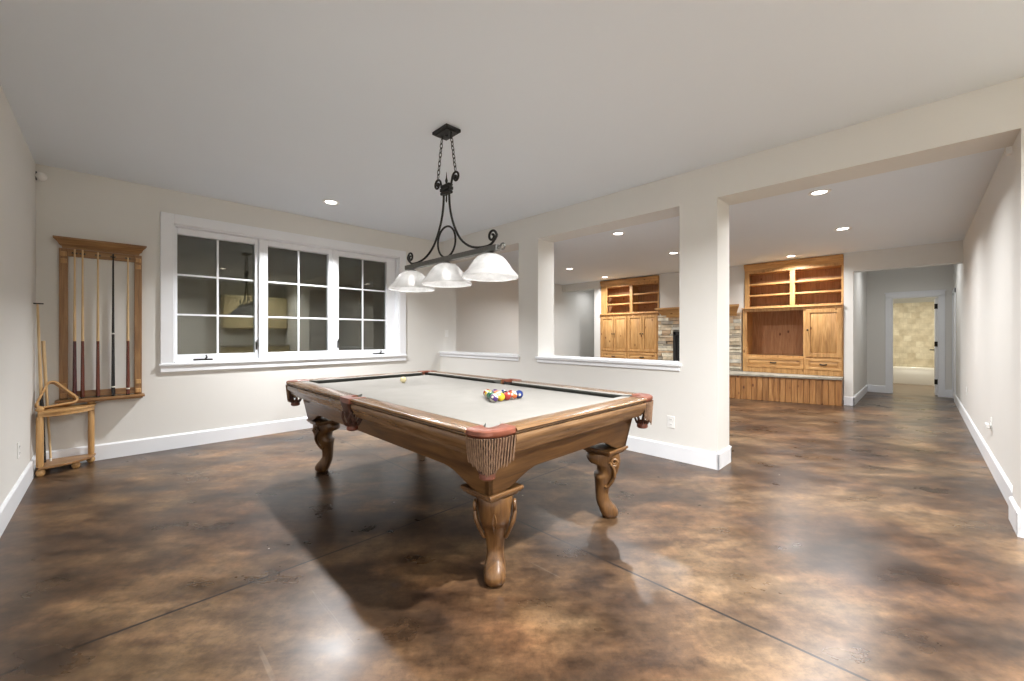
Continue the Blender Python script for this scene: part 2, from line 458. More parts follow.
# wall of the built-ins: recesses for the two cabinets, chimney breast between, pier and hall header at either end
PR = (0.80, 0.925); PL = (5.84, 6.02)
for nm, a, b in (('wall_hall_left', (XC, PR[0], 0), (XE, PR[1], CEIL2)), ('wall_family_pier', (XC, PL[0], 0), (XE, PL[1], CEIL2)),
                 ('wall_builtin_back', (XC+0.62, PR[1], 0), (XC+0.75, PL[0], CEIL2)), ('wall_chimney', (XC+0.044, 2.52, 0), (XC+0.62, 4.262, CEIL2)), ('wall_chimney_side', (XC+0.044, 2.482, 1.75), (XC+0.62, 2.52, CEIL2)),
                 ('wall_hall_header', (XC, YH, 2.295), (XC+0.18, PR[0], CEIL2)), ('wall_family_header', (XC, PL[1], 2.43), (XC+0.18, YF, CEIL2))):
    struct(boxes((a, b)), nm, MT['wall'])
# end of the hall with the bathroom doorway
D0, D1, DZ = -0.262, 0.405, 1.975
struct(boxes(((XE, YH, 0), (XE+0.12, D0, CEIL2)), ((XE, D1, 0), (XE+0.12, 1.0, CEIL2)), ((XE, D0, DZ), (XE+0.12, D1, CEIL2)),
             ((XE, PL[1], 0), (XE+0.12, YF, CEIL2))), 'wall_hall_end', MT['wall'])
struct(boxes(((XE+0.12, 1.0, 0), (15.0, 1.1, CEIL2))), 'wall_bathroom_left', MT['wall'])
struct(boxes(((XE+0.12, -0.95, 0), (15.0, -0.85, CEIL2)), ((XE, -0.95, 0), (XE+0.12, YH-0.15, CEIL2))), 'wall_bathroom_right', MT['wall'])
struct(boxes(((14.83, -0.95, 2.05), (14.93, 1.1, CEIL2))), 'wall_bathroom_back', MT['wall'])
struct(boxes(((14.75, -0.85, 0), (14.83, 1.0, 2.05))), 'wall_bathroom_tile', MT['tile'])
struct(boxes(((XE, -0.95, CEIL2-0.05), (15.0, 1.1, CEIL2+0.05))), 'ceiling_bathroom', MT['ceiling'])

# baseboards
BH, BT = 0.15, 0.016
def board(mb, p, q, h=BH, t=BT):
    """p->q along the wall foot; the board stands to the left of the direction of travel."""
    p = Vector((p[0], p[1], 0)); q = Vector((q[0], q[1], 0)); d = (q-p).normalized(); nrm = Vector((-d.y, d.x, 0))
    prof = [(0, 0), (t, 0), (t, h-0.012), (t*0.45, h), (0, h)]
    rings = [[e+nrm*a+Vector((0, 0, z)) for a, z in prof] for e in (p, q)]
    mb.sweep(rings)
def baseboard(name, *segs):
    mb = MB()
    for a, b in segs: board(mb, a, b)
    return struct(mb, name, MT['trim'], smooth=20)
baseboard('baseboard_left', ((XL, YB), (XL, YBK)))
baseboard('baseboard_back', ((XP, YB), (XL, YB)))
baseboard('baseboard_right', ((XP, O3[1]-BT), (XP, YB)), ((XP2+BT, O3[1]), (XP-BT, O3[1])), ((XP2, YB), (XP2, O3[1]-BT)))
baseboard('baseboard_stub', ((XP, YBK), (XP, O3[0]+BT)), ((XP-BT, O3[0]), (XP2, O3[0])))
baseboard('baseboard_hall', ((XP2, YH), (10.75, YH)))
baseboard('baseboard_hall_end', ((XE, 0.505), (XE, PR[0])), ((XE, YH), (XE, -0.34)), ((XE, PL[1]), (XE, YF)))
baseboard('baseboard_pier', ((XE, PR[0]), (XC-BT, PR[0])), ((XC, PR[0]-BT), (XC, PR[1])), ((XC, PL[0]), (XC, PL[1])))
baseboard('baseboard_family_left', ((XE, YF), (XP2, YF)))
# ledges on the pony wall
def ledge(name, y0, y1):
    mb = MB()
    mb.box((XP-0.035, y0-0.02, SL), (XP2+0.03, y1+0.02 if y1 < YB else YB, SL+0.028))
    mb.box((XP-0.016, y0-0.005, SL-0.045), (XP, y1+0.005 if y1 < YB else YB, SL))
    mb.box((XP2, y0-0.005, SL-0.045), (XP2+0.016, y1+0.005 if y1 < YB else YB, SL))
    return struct(mb, name, MT['trim'], bevel=0.004)
ledge('trim_1', *O1); ledge('trim_2', *O2)

# ------------------------------------------------------------------ window: one unit of three sashes
win = structure('window_1')
m = MB()   # casing and apron
m.box((0.352, YB-0.022, 0.90), (WX0, YB, 2.49)); m.box((WX1, YB-0.022, 0.90), (3.203, YB, 2.49))
m.box((WX0, YB-0.022, WZ1), (WX1, YB, 2.49))
m.box((0.340, YB-0.035, 0.883), (3.215, YB, 0.905))
m.box((0.352, YB-0.020, 0.815), (3.203, YB, 0.883))
m.build('casing', MT['trim'], win, bevel=0.004)
m = MB()   # jamb lining and mullions
YG = 5.70
m.box((WX0, YB, WZ0), (WX1, YB+0.2, WZ0+0.022)); m.box((WX0, YB, WZ1-0.015), (WX1, YB+0.2, WZ1))
m.box((WX0, YB, WZ0), (WX0+0.014, YB+0.2, WZ1)); m.box((WX1-0.014, YB, WZ0), (WX1, YB+0.2, WZ1))
for a, b in ((1.262, 1.318), (2.127, 2.187)):
    m.box((a, YG-0.075, WZ0), (b, YB+0.2, WZ1))
m.build('jamb', MT['trim'], win, bevel=0.003)
sashes = [(0.498, 1.222, True, 'left'), (1.358, 2.084, False, 'mid'), (2.226, 2.936, True, 'right')]
for x0, x1, opens, side in sashes:
    z0, z1 = 0.992, 2.302
    fl = x0-{'left': 0.474, 'mid': 1.318, 'right': 2.187}[side]; fr = {'left': 1.262, 'mid': 2.127, 'right': 3.083}[side]-x1
    m = MB(); yf = YG-0.045 if opens else YG-0.06
    m.box((x0-fl, yf, WZ0+0.022), (x0, YG+0.03, WZ1-0.015)); m.box((x1, yf, WZ0+0.022), (x1+fr, YG+0.03, WZ1-0.015))
    m.box((x0, yf, WZ0+0.022), (x1, YG+0.03, z0)); m.box((x0, yf, z1), (x1, YG+0.03, WZ1-0.015))
    sash = m.build('sash', MT['trim'], win, bevel=0.006)
    m = MB(); xm = (x0+x1)/2
    m.box((xm-0.010, YG-0.012, z0), (xm+0.010, YG+0.012, z1))
    for k in (1, 2):
        zz = z0+(z1-z0)*k/3
        m.box((x0, YG-0.011, zz-0.010), (x1, YG+0.011, zz+0.010))
    m.build('muntin', MT['trim'], sash, bevel=0.003)
    MB().box((x0, YG-0.003, z0), (x1, YG+0.003, z1)).build('pane', MT['pane'], sash, smooth=0)
    if opens:
        m = MB(); cx = 0.72 if side == 'left' else 2.80
        m.box((cx-0.085, yf-0.035, WZ0+0.023), (cx+0.085, yf+0.004, WZ0+0.040))
        m.tube([(cx+0.02, yf-0.02, WZ0+0.038), (cx+0.03, yf-0.04, WZ0+0.058), (cx+0.022, yf-0.043, WZ0+0.085)], [0.009, 0.008, 0.006], 8)
        m.build('crank', MT['bronze'], win, bevel=0.004)
        m = MB(); lx = x1+fr*0.45 if side == 'left' else x0-fl*0.4
        m.box((lx-0.008, yf-0.008, 1.03), (lx+0.008, yf+0.002, 1.13))
        m.tube([(lx, yf-0.008, 1.07), (lx-0.004, yf-0.025, 1.10), (lx, yf-0.022, 1.15)], [0.006, 0.006, 0.005], 8)
        m.build('sash_lock', MT['bronze'], win, bevel=0.002)
# night outside: a concrete light well
struct(boxes(((XL-0.6, 6.75, -0.2), (XP2-0.15, 6.95, 3.2)), ((XL-0.6, YB+0.21, -0.2), (XL-0.45, 6.75, 3.2)),
             ((XL-0.6, YB+0.21, 0.1), (XP2-0.15, 6.75, 0.2))), 'wall_light_well', MT['well'])

# ------------------------------------------------------------------ bathroom door
dr = structure('door_1')
m = MB()
for xf in (XE-0.018,):
    m.box((xf, D1, 0), (XE, D1+0.10, DZ+0.02)); m.box((xf, D0-0.085, 0), (XE, D0, DZ+0.02))
    m.box((xf, D0-0.085, DZ), (XE, D1+0.10, DZ+0.095)); m.box((xf-0.012, D0-0.10, DZ+0.095), (XE, D1+0.115, DZ+0.118))
m.box((XE, D1-0.012, 0), (XE+0.12, D1, DZ)); m.box((XE, D0, 0), (XE+0.12, D0+0.012, DZ)); m.box((XE, D0, DZ-0.012), (XE+0.12, D1, DZ))
m.build('casing', MT['trim'], dr, bevel=0.003)
m = MB(); lw = D1-D0-0.03
m.box((XE+0.125, D0+0.012, 0.012), (XE+0.125+lw, D0+0.047, DZ-0.02))
leaf = m.build('leaf', MT['trim'], dr, bevel=0.002)
for zz in (0.28, 1.03, 1.78):
    m = MB(); m.box((XE+0.105, D0+0.008, zz-0.05), (XE+0.128, D0+0.044, zz+0.05)); m.tube([(XE+0.116, D0+0.05, zz-0.05), (XE+0.116, D0+0.05, zz+0.05)], 0.008, 8)
    m.build('hinge', MT['bronze'], leaf)
m = MB(); lx = XE+0.125+lw-0.07
m.tube([(lx, D0+0.047, 0.90), (lx, D0+0.055, 0.90)], 0.03, 12); m.tube([(lx, D0+0.05, 0.90), (lx, D0+0.105, 0.90), (lx-0.01, D0+0.11, 0.90), (lx-0.11, D0+0.11, 0.90)], 0.010, 8)
m.build('lever', MT['bronze'], leaf)
# casing of a side door in the hall wall just before the bathroom
d2 = structure('door_2')
m = MB(); m.box((10.72, YH, 0), (10.82, YH+0.018, 2.05)); m.box((11.40, YH, 0), (11.49, YH+0.018, 2.05)); m.box((10.72, YH, 1.97), (11.49, YH+0.018, 2.06))
m.build('casing', MT['trim'], d2, bevel=0.003)
m = MB(); m.box((10.82, YH, 0.01), (11.40, YH+0.006, 1.97)); m.build('leaf', MT['trim'], d2)

# ------------------------------------------------------------------ ceiling lamps
def downlight(x, y, z, power, label, group, spread=150):
    t = thing('recessed_light', label, 'ceiling light', (x, y, z), 0, group)
    MB().lathe([(0.060, 0.0), (0.062, -0.004), (0.090, -0.007), (0.094, -0.004), (0.095, 0.0)], n=28, caps=False).build('trim_ring', MT['plastic'], t)
    MB().lathe([(0.0001, -0.003), (0.061, -0.003)], n=24, caps=False).build('lens', MT['lens'], t)
    lamp('AREA', (0, 0, -0.012), power, 0.11, t, spread=spread)
    return t
GL = 'recessed ceiling lights'
downlight(1.79, 4.78, CEIL, E_MAIN*0.55, 'round recessed ceiling light in the front room, above the window', GL, 125)
downlight(1.79, 0.15, CEIL, E_MAIN, 'unseen recessed light added for brightness, near the camera end of the room', GL)  # unseen, added to brighten the front room
downlight(2.95, -1.6, CEIL, E_MAIN*0.45, 'unseen recessed light added for brightness, over the bar cabinets', GL)  # added lamp out of view, more brightness at the bar end
downlight(0.45, -1.5, CEIL, E_MAIN*0.55, 'unseen recessed light added for brightness, near the left wall behind the camera', GL)  # unseen lamp added to lift the left wall
for x, y, lb in ((4.98, 0.70, 'recessed light nearest the wide opening, first in line toward the hall'),
                 (6.90, 0.72, 'recessed light second from the wide opening in line with the hall'),
                 (8.62, 1.62, 'recessed light just in front of the TV cabinet top'),
                 (5.00, 2.95, 'largest-looking recessed light seen through the pony wall window opening'),
                 (6.86, 2.98, 'recessed light beside the pier edge, at upper right of the pony wall opening'),
                 (6.92, 5.25, 'recessed light at the left of the pony wall opening, near the column'),
                 (8.50, 5.38, 'small recessed light above the left end of the door cabinet')):
    downlight(x, y, CEIL2, E_FAMILY, lb, GL)
downlight(9.9, 0.17, CEIL2, 9, 'unseen recessed light added for brightness, in the hall behind its header', GL, 160)  # hidden lamp added because the hall came out dark
downlight(10.0, 6.5, CEIL2, 6, 'unseen recessed light added for brightness, in the passage left of the door cabinet', GL, 160)  # hidden lamp added to brighten the left passage
lamp('AREA', (13.2, 0.1, CEIL2-0.06), E_BATH, 0.25, None, 'bathroom_added_light', (1.0, 0.94, 0.80))  # unseen lamp without a fixture, added to light the bathroom

# ------------------------------------------------------------------ pool table
TC = (1.832, 2.588, 0)
HW, HL, ZT = 0.773, 1.366, 0.80
table = thing('pool_table', 'carved brown wooden pool table with tan cloth and fringed leather pockets', 'pool table', TC)
CG, CGX = 0.138, 0.185        # corner gap of the rails
SG = 0.070        # half gap at the side pockets
RW = 0.115        # wood cap width
def rail_profile():
    # (inward offset o, z): outer fascia with a reveal and a cove, flat cap
    return [(RW, 0.735), (RW, ZT-0.002), (RW-0.01, ZT), (0.012, ZT), (0.003, ZT-0.004), (0.0, ZT-0.010), (0.004, ZT-0.014),
            (0.020, ZT-0.0145), (0.020, ZT-0.0175), (0.009, ZT-0.018), (0.009, ZT-0.021), (0.022, ZT-0.022), (0.022, ZT-0.029), (0.007, ZT-0.031), (0.005, ZT-0.050), (0.010, ZT-0.066), (0.022, ZT-0.082),
            (0.026, ZT-0.096), (0.036, ZT-0.100), (0.038, ZT-0.116), (0.155, ZT-0.116), (0.155, 0.735)]
def run(side, a0, a1, o0s, prof, mb, mi=0, miter=0.0):
    rings = []
    for a, sgn in ((a0, 1), (a1, -1)):
        ring = []
        for o, z in prof:
            aa = a+sgn*miter*max(0.0, o-RW)
            if side == 'L': ring.append((-HW+o, aa, z))
            if side == 'R': ring.append((HW-o, aa, z))
            if side == 'N': ring.append((aa, -HL+o, z))
            if side == 'F': ring.append((aa, HL-o, z))
        rings.append(ring)
    mb.sweep(rings, mi=mi)
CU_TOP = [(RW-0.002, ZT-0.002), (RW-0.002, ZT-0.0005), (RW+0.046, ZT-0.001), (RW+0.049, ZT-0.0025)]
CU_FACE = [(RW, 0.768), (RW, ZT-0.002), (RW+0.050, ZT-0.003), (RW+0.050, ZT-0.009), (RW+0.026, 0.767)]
for side in ('L', 'R', 'N', 'F'):
    segs = [(-HL+CG, -SG), (SG, HL-CG)] if side in 'LR' else [(-HW+CGX, HW-CGX)]
    ax = 'y' if side in 'LR' else 'x'
    for a0, a1 in segs:
        mb = MB(); run(side, a0, a1, 0, rail_profile(), mb)
        rail = mb.build('rail', MT['rail_'+ax], table, smooth=50)
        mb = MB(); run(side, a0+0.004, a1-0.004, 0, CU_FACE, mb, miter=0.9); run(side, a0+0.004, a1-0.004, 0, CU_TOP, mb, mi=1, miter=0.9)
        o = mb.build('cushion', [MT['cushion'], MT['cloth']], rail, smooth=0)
# playing surface with notches at the six pockets
def bed_outline():
    pts = []; bw, bl = HW-RW, HL-RW; r = 0.062
    def arc(cx, cy, a0, a1, n=9):
        for k in range(n):
            a = a0+(a1-a0)*k/(n-1); pts.append((cx+r*math.cos(a), cy+r*math.sin(a)))
    arc(bw, -bl, PI, PI/2); arc(bw+0.02, 0, 1.25*PI, 0.75*PI) ; arc(bw, bl, 1.5*PI, PI)
    arc(-bw, bl, 2*PI, 1.5*PI); arc(-bw-0.02, 0, PI/4, -PI/4); arc(-bw, -bl, PI/2, 0)
    return pts
MB().prism(bed_outline(), 2, 0.74, 0.768).build('bed', MT['cloth'], table, smooth=0)
# aprons: inward-sloping cabinet sides, bottom edge arched between the legs
AT, AB = (0.122, 0.70), (0.164, 0.46)
def apron(side):
    half = HL if side in 'LR' else HW
    rings = []; n = 36
    for k in range(n+1):
        s = -1+2*k/n
        e = half*(1-abs(s))
        d = (1-abs(s))*(half-AB[0])
        u = min(1, max(0, (d-0.07)/0.26)); u = u*u*(3-2*u)
        zb = 0.462+0.080*u
        ring = []
        for tt, ins in ((0, 0), (1, 0), (1, 0.025), (0, 0.025)):
            z = 0.70+(zb-0.70)*tt
            f = (0.70-z)/(0.70-0.46)
            o = AT[0]+(AB[0]-AT[0])*f
            a = s*(half-o)
            o2 = o+ins
            ring.append({'L': (-HW+o2, a, z), 'R': (HW-o2, a, z), 'N': (a, -HL+o2, z), 'F': (a, HL-o2, z)}[side])
        rings.append(ring)
    MB().sweep(rings).build('apron', MT['oak_'+('y' if side in 'LR' else 'x')], table, smooth=30)
for sd in 'LRNF': apron(sd)
# legs: cabriole, turned out along the diagonals
def spiral(cx, cz, r0, r1, a0, turns, n=26):
    return [(cx+(r0+(r1-r0)*k/(n-1))*math.cos(a0+turns*2*PI*k/(n-1)), cz+(r0+(r1-r0)*k/(n-1))*math.sin(a0+turns*2*PI*k/(n-1))) for k in range(n)]
def make_leg(sx, sy):
    px, py = sx*(HW-0.286), sy*(HL-0.255)
    ang = math.atan2(sy, sx)
    Mx = Matrix.Translation((px, py, 0)) @ Matrix.Rotation(ang, 4, 'Z')
    # height, offset outward, radial half-depth, tangential half-width
    st = [(0.430, 0.000, 0.100, 0.090), (0.415, -0.004, 0.108, 0.090), (0.385, -0.003, 0.109, 0.088), (0.368, 0.002, 0.102, 0.086), (0.352, 0.026, 0.074, 0.082), (0.320, 0.025, 0.068, 0.076), (0.296, 0.020, 0.064, 0.072),
          (0.286, 0.004, 0.066, 0.071), (0.266, -0.001, 0.062, 0.068), (0.245, -0.006, 0.052, 0.058), (0.210, -0.011, 0.045, 0.050), (0.165, -0.013, 0.042, 0.044), (0.130, -0.010, 0.042, 0.042),
          (0.100, 0.002, 0.050, 0.046), (0.075, 0.018, 0.058, 0.052), (0.048, 0.031, 0.060, 0.055), (0.024, 0.036, 0.056, 0.053), (0.008, 0.035, 0.046, 0.045), (0.0, 0.035, 0.038, 0.037)]
    rings = []
    for z, off, rr, tw in st:
        ring = []
        for k in range(24):
            a = 2*PI*k/24; c, s2 = math.cos(a), math.sin(a)
            e = 0.75
            ring.append((off+rr*math.copysign(abs(c)**e, c), tw*math.copysign(abs(s2)**e, s2), z))
        rings.append(ring)
    leg = MB().sweep(rings, mat=Mx).build('leg', MT['oak_z'], table, smooth=60)
    # square cap, aligned with the table
    qx, qy = sx*(HW-0.268), sy*(HL-0.258)
    mb = MB()
    for a, z0, z1 in ((0.092, 0.424, 0.436), (0.104, 0.436, 0.447), (0.112, 0.447, 0.465)):
        mb.box((qx-a, qy-a, z0), (qx+a, qy+a, z1))
    mb.build('leg_cap', MT['oak_x'], leg, bevel=0.006)
    for sg in (-1, 1):
        path = spiral(0.046, 0.388, 0.006, 0.029, 0.4, -1.55, 24)
        path += [(0.040, 0.352), (0.050, 0.315), (0.048, 0.280), (0.036, 0.246), (0.020, 0.218), (0.006, 0.208), (0.000, 0.220)]
        rad = [0.0085]*24+[0.0105, 0.0115, 0.0105, 0.009, 0.009, 0.010, 0.009]
        pts = [(a, sg*(0.096 if z > 0.33 else max(0.048, 0.096-0.36*(0.33-z))), z) for a, z in path]
        MB().tube(smooth_path(pts, 2), [r for r in rad for _ in (0, 1)][:2*len(pts)-1], 8, mat=Mx).build('scroll', MT['oak_z'], leg, smooth=60)
    # carved leaf on the knee
    mb = MB()
    prof = [(0.360, 0.003), (0.34, 0.014), (0.315, 0.020), (0.29, 0.017), (0.265, 0.010), (0.235, 0.002)]
    rings = []
    for z, w in prof:
        import bisect
        for (za, oa, ra, _), (zb, ob, rb, _) in zip(st, st[1:]):
            if za >= z >= zb:
                t = (za-z)/(za-zb); off = oa+(ob-oa)*t; rr = ra+(rb-ra)*t
        xs = off+rr-0.001
        rings.append([(xs-0.006, -w, z), (xs+0.004, -w*0.5, z), (xs+0.001, 0, z), (xs+0.004, w*0.5, z), (xs-0.006, w, z), (xs-0.015, 0, z)])
    mb.sweep(rings, mat=Mx)
    mb.build('carved_leaf', MT['oak_z'], leg, smooth=40)
for sx in (-1, 1):
    for sy in (-1, 1): make_leg(sx, sy)
# pockets
def net(mb, c, r0, z0, z1, out):
    n = 9
    for k in range(n):
        for sg in (-1, 1):
            pts = []
            for q in range(7):
                t = q/6; a = 2*PI*(k/n+sg*0.09*t); r = r0*(1-0.10*t)*(1.0+0.18*math.sin(PI*t))*(1-0.28*t*t)
                pts.append((c[0]+r*math.cos(a), c[1]+r*math.sin(a), z0+(z1-z0)*t))
            mb.tube(pts, 0.0048, 5)
def corner_pocket(sx, sy):
    ang = math.atan2(sy, sx)
    cx, cy = sx*(HW-0.085), sy*(HL-0.085)
    root = None
    # leather cap: a curved band from rail end to rail end, bulging to the corner
    a0, a1 = ang-1.02, ang+1.02
    x0, y0 = sx*(HW-0.012), sy*(HL-CG-0.006); x1, y1 = sx*(HW-CGX-0.006), sy*(HL-0.012)
    ctrl = (sx*(HW+0.012), sy*(HL+0.012))
    def bez(p0, c, p1, t): return tuple((1-t)**2*p0[i]+2*t*(1-t)*c[i]+t*t*p1[i] for i in (0, 1))
    N = 18
    outer = [bez((x0, y0), ctrl, (x1, y1), k/N) for k in range(N+1)]
    ix0, iy0 = sx*(HW-RW-0.002), sy*(HL-CG-0.012); ix1, iy1 = sx*(HW-CGX-0.012), sy*(HL-RW-0.002)
    ictrl = (sx*(HW-0.045), sy*(HL-0.045))
    inner = [bez((ix0, iy0), ictrl, (ix1, iy1), k/N) for k in range(N+1)]
    rings = []
    for (ox, oy), (nx, ny) in zip(outer, inner):
        v = Vector((ox-nx, oy-ny, 0)); L = v.length; v.normalize()
        o = Vector((ox, oy, 0))
        rings.append([Vector((nx, ny, ZT-0.045)), Vector((nx, ny, ZT-0.002)), Vector((nx, ny, ZT+0.003))+v*0.008, o+Vector((0, 0, ZT+0.004))-v*0.010,
                      o+Vector((0, 0, ZT-0.002)), o+Vector((0, 0, ZT-0.018))+v*0.002, o+Vector((0, 0, ZT-0.028))-v*0.006, o+Vector((0, 0, ZT-0.028))-v*0.03])
    pocket = MB().sweep(rings).build('pocket', MT['leather'], table, smooth=45)
    pocket['label'] = 'red-brown leather corner pocket with fringe'
    # fringe: a backing skirt with twisted cords, longest in the middle
    mb = MB(); NF = 19; back = []
    for k in range(NF+1):
        t = k/NF; p = bez((x0, y0), ctrl, (x1, y1), 0.03+0.94*t)
        v = Vector((p[0]-cx, p[1]-cy, 0)).normalized()
        drop = 0.112+0.036*math.sin(PI*t)**1.2+0.014*max(0, 1-abs(t-0.5)*5)
        z0 = ZT-0.030
        jit = random.uniform(-0.006, 0.006)
        q = Vector((p[0], p[1], 0))-v*0.004
        pts = []
        for s2 in range(9):
            u = s2/8
            tw = 0.0016*math.sin(u*26+k*1.7)
            pts.append(q+v*(0.006-0.012*u)+Vector((-v.y, v.x, 0))*(tw+ (0.5-t)*0.012*u)+Vector((0, 0, z0-u*(drop+jit))))
        mb.tube(pts, [0.0040, 0.0044, 0.0038, 0.0045, 0.0038, 0.0045, 0.0038, 0.0046, 0.0026], 5)
        back.append([q-v*0.006+Vector((0, 0, z0)), q-v*0.012+Vector((-v.y, v.x, 0))*(0.5-t)*0.012+Vector((0, 0, z0-drop*0.93)), q-v*0.015+Vector((-v.y, v.x, 0))*(0.5-t)*0.012+Vector((0, 0, z0-drop*0.93)), q-v*0.010+Vector((0, 0, z0))])
    mb.sweep(back, mi=1)
    mb.build('fringe', [MT['fringe'], MT['darkleather']], pocket, smooth=60)
    mb = MB(); net(mb, (cx, cy), 0.056, 0.735, 0.615, ang); mb.build('net', MT['darkleather'], pocket, smooth=60)
    MB().lathe([(0.026, 0.632), (0.034, 0.615), (0.036, 0.590), (0.026, 0.582), (0.0005, 0.580)], (cx, cy, 0), 18, caps=False).build('cup', MT['leather'], pocket)
    MB().lathe([(0.058, ZT-0.010), (0.060, 0.735), (0.052, 0.715)], (cx, cy, 0), 22, caps=False).build('throat', MT['hole'], pocket)
for sx in (-1, 1):
    for sy in (-1, 1): corner_pocket(sx, sy)
def side_pocket(sx):
    X = sx*HW
    poly = [(X+sx*0.008, -SG-0.002), (X+sx*0.012, 0), (X+sx*0.008, SG+0.002), (X-sx*0.02, SG+0.004), (X-sx*(RW-0.012), SG+0.004), (X-sx*(RW-0.018), SG-0.012),
            (X-sx*0.075, 0.046), (X-sx*0.052, 0.026), (X-sx*0.044, 0), (X-sx*0.052, -0.026), (X-sx*0.075, -0.046), (X-sx*(RW-0.018), -SG+0.012),
            (X-sx*(RW-0.012), -SG-0.004), (X-sx*0.02, -SG-0.004)]
    pocket = MB().prism(poly, 2, ZT-0.032, ZT+0.004).build('pocket', MT['leather'], table, bevel=0.004)
    pocket['label'] = 'red-brown leather side pocket with a strap and net'
    mb = MB()
    prof = [(0.006, ZT-0.030), (0.000, ZT-0.06), (-0.012, ZT-0.10), (-0.026, ZT-0.14), (-0.040, ZT-0.19)]
    rings = []
    for d, z in prof:
        w = 0.052-0.012*(ZT-z)/0.19
        rings.append([(X+sx*(d+0.004), -w, z), (X+sx*(d+0.009), 0, z), (X+sx*(d+0.004), w, z), (X+sx*(d-0.012), w, z), (X+sx*(d-0.012), -w, z)])
    mb.sweep(rings).build('strap', MT['darkleather'], pocket, smooth=30)
    c = (X-sx*0.046, 0)
    mb = MB(); net(mb, c, 0.060, 0.715, 0.620, 0); mb.build('net', MT['darkleather'], pocket, smooth=60)
    MB().lathe([(0.028, 0.632), (0.036, 0.612), (0.036, 0.592), (0.026, 0.585), (0.0005, 0.583)], (c[0], c[1], 0), 18, caps=False).build('cup', MT['leather'], pocket)
    MB().lathe([(0.050, ZT-0.012), (0.052, 0.74), (0.050, 0.70)], (X-sx*0.075, 0, 0), 20, caps=False).build('throat', MT['hole'], pocket)
side_pocket(-1); side_pocket(1)
# mother-of-pearl sights on the caps are too small to show; a slate edge closes the underside
MB().box((-HW+0.16, -HL+0.16, 0.69), (HW-0.16, HL-0.16, 0.739)).build('slate', MT['hole'], table, smooth=0)

# ------------------------------------------------------------------ balls
BR = 0.0286
ZB = 0.768+BR
C_ = {'yellow': (0.62, 0.42, 0.02), 'blue': (0.012, 0.03, 0.15), 'red': (0.30, 0.025, 0.018), 'purple': (0.055, 0.015, 0.12), 'orange': (0.45, 0.10, 0.02),
      'green': (0.01, 0.10, 0.045), 'maroon': (0.20, 0.025, 0.02), 'black': (0.01, 0.01, 0.01)}
def pool_ball(x, y, col, stripe, label, group=None, rot=None):
    key = ('striped_' if stripe else 'solid_')+col
    mat = MT.get(key) or M_ball(key, C_[col], stripe); MT[key] = mat
    o = MB().ball((0, 0, 0), BR, 24).build('pool_ball', mat)
    o.location = (x, y, ZB); o.rotation_euler = rot or (random.uniform(0, 6), random.uniform(0, 6), random.uniform(0, 6))
    return tag(o, label, 'pool ball', group)
sp = 2*BR*1.012
bx, by = 1.752, 1.935
rows = [  # near row first
 [('purple', 1, 'purple and white ball at the near left corner of the racked pool balls'), ('yellow', 0, 'bright yellow ball between the purple and red balls in the near row'),
  ('red', 0, 'red ball in the middle of the near row of racked balls'), ('orange', 1, 'white ball with orange stripe in the near row, beside the blue ball'),
  ('blue', 0, 'dark blue ball at the right end of the near row')],
 [('green', 0, 'dark green ball in the second row, left end, behind the purple ball'), ('red', 1, 'red striped ball in the second row, behind the yellow ball'),
  ('black', 0, 'black ball in the second row of racked balls'), ('maroon', 0, 'maroon ball at the right end of the second row')],
 [('green', 1, 'white ball with green stripe, left end of the third row'), ('orange', 0, 'orange ball in the middle of the third row'), ('blue', 1, 'white ball with blue stripe, right end of the third row')],
 [('yellow', 1, 'white ball with yellow stripe in the row of two'), ('purple', 0, 'solid purple ball in the row of two')],
 [('maroon', 1, 'white ball with maroon stripe at the far point of the racked balls')]]
for r, row in enumerate(rows):
    for k, (c, st, lb) in enumerate(row):
        pool_ball(bx+sp*(k+r/2), by+sp*0.866*r, c, st, lb, 'racked pool balls',
                  (0.5, 0.35, 0.4) if (r, k) in ((0, 0), (0, 3)) else ((0, 0, 4.1) if (r, k) in ((0, 4),) else None))
cue = MB().ball((0, 0, 0), BR, 24).build('cue_ball', MT['cueball']); cue.location = (1.885, 3.316, ZB)
tag(cue, 'ivory cue ball alone at the far end of the table cloth', 'pool ball')

# ------------------------------------------------------------------ pendant lamp over the table
PX, PY = 1.785, 2.505
pend = thing('pendant_light', 'wrought iron three-shade pendant light hanging over the pool table', 'pendant light', (PX, PY, CEIL))
zz = lambda z: z-CEIL
m = MB(); m.box((-0.066, -0.092, -0.022), (0.066, 0.092, 0)); m.box((-0.055, -0.08, -0.030), (0.055, 0.08, -0.022))
m.lathe([(0.014, -0.030), (0.012, -0.042), (0.004, -0.048)], n=12)
for s2 in (-1, 1): m.lathe([(0.010, -0.030), (0.008, -0.040), (0.003, -0.046)], (0, s2*0.055, 0), n=10)
m.build('canopy', MT['iron'], pend, bevel=0.004)
def chain(p, q, n):
    mb = MB(); p = Vector(p); q = Vector(q); d = (q-p)/n; a = d.normalized()
    s1 = Vector((1, 0, 0)); s2 = a.cross(s1).normalized()
    L = d.length*0.66
    for k in range(n):
        c = p+d*(k+0.5); side = s1 if k % 2 else s2
        pts = []
        for i in range(12):
            t = 2*PI*i/12; pts.append(c+a*(L*math.sin(t))+side*(0.0105*math.cos(t)))
        mb.tube(pts, 0.0030, 5, loop=True)
    return mb.build('chain', MT['iron'], pend, smooth=60)
for s2 in (-1, 1): chain((0, s2*0.058, -0.044), (0, s2*0.112, zz(2.408)), 9)
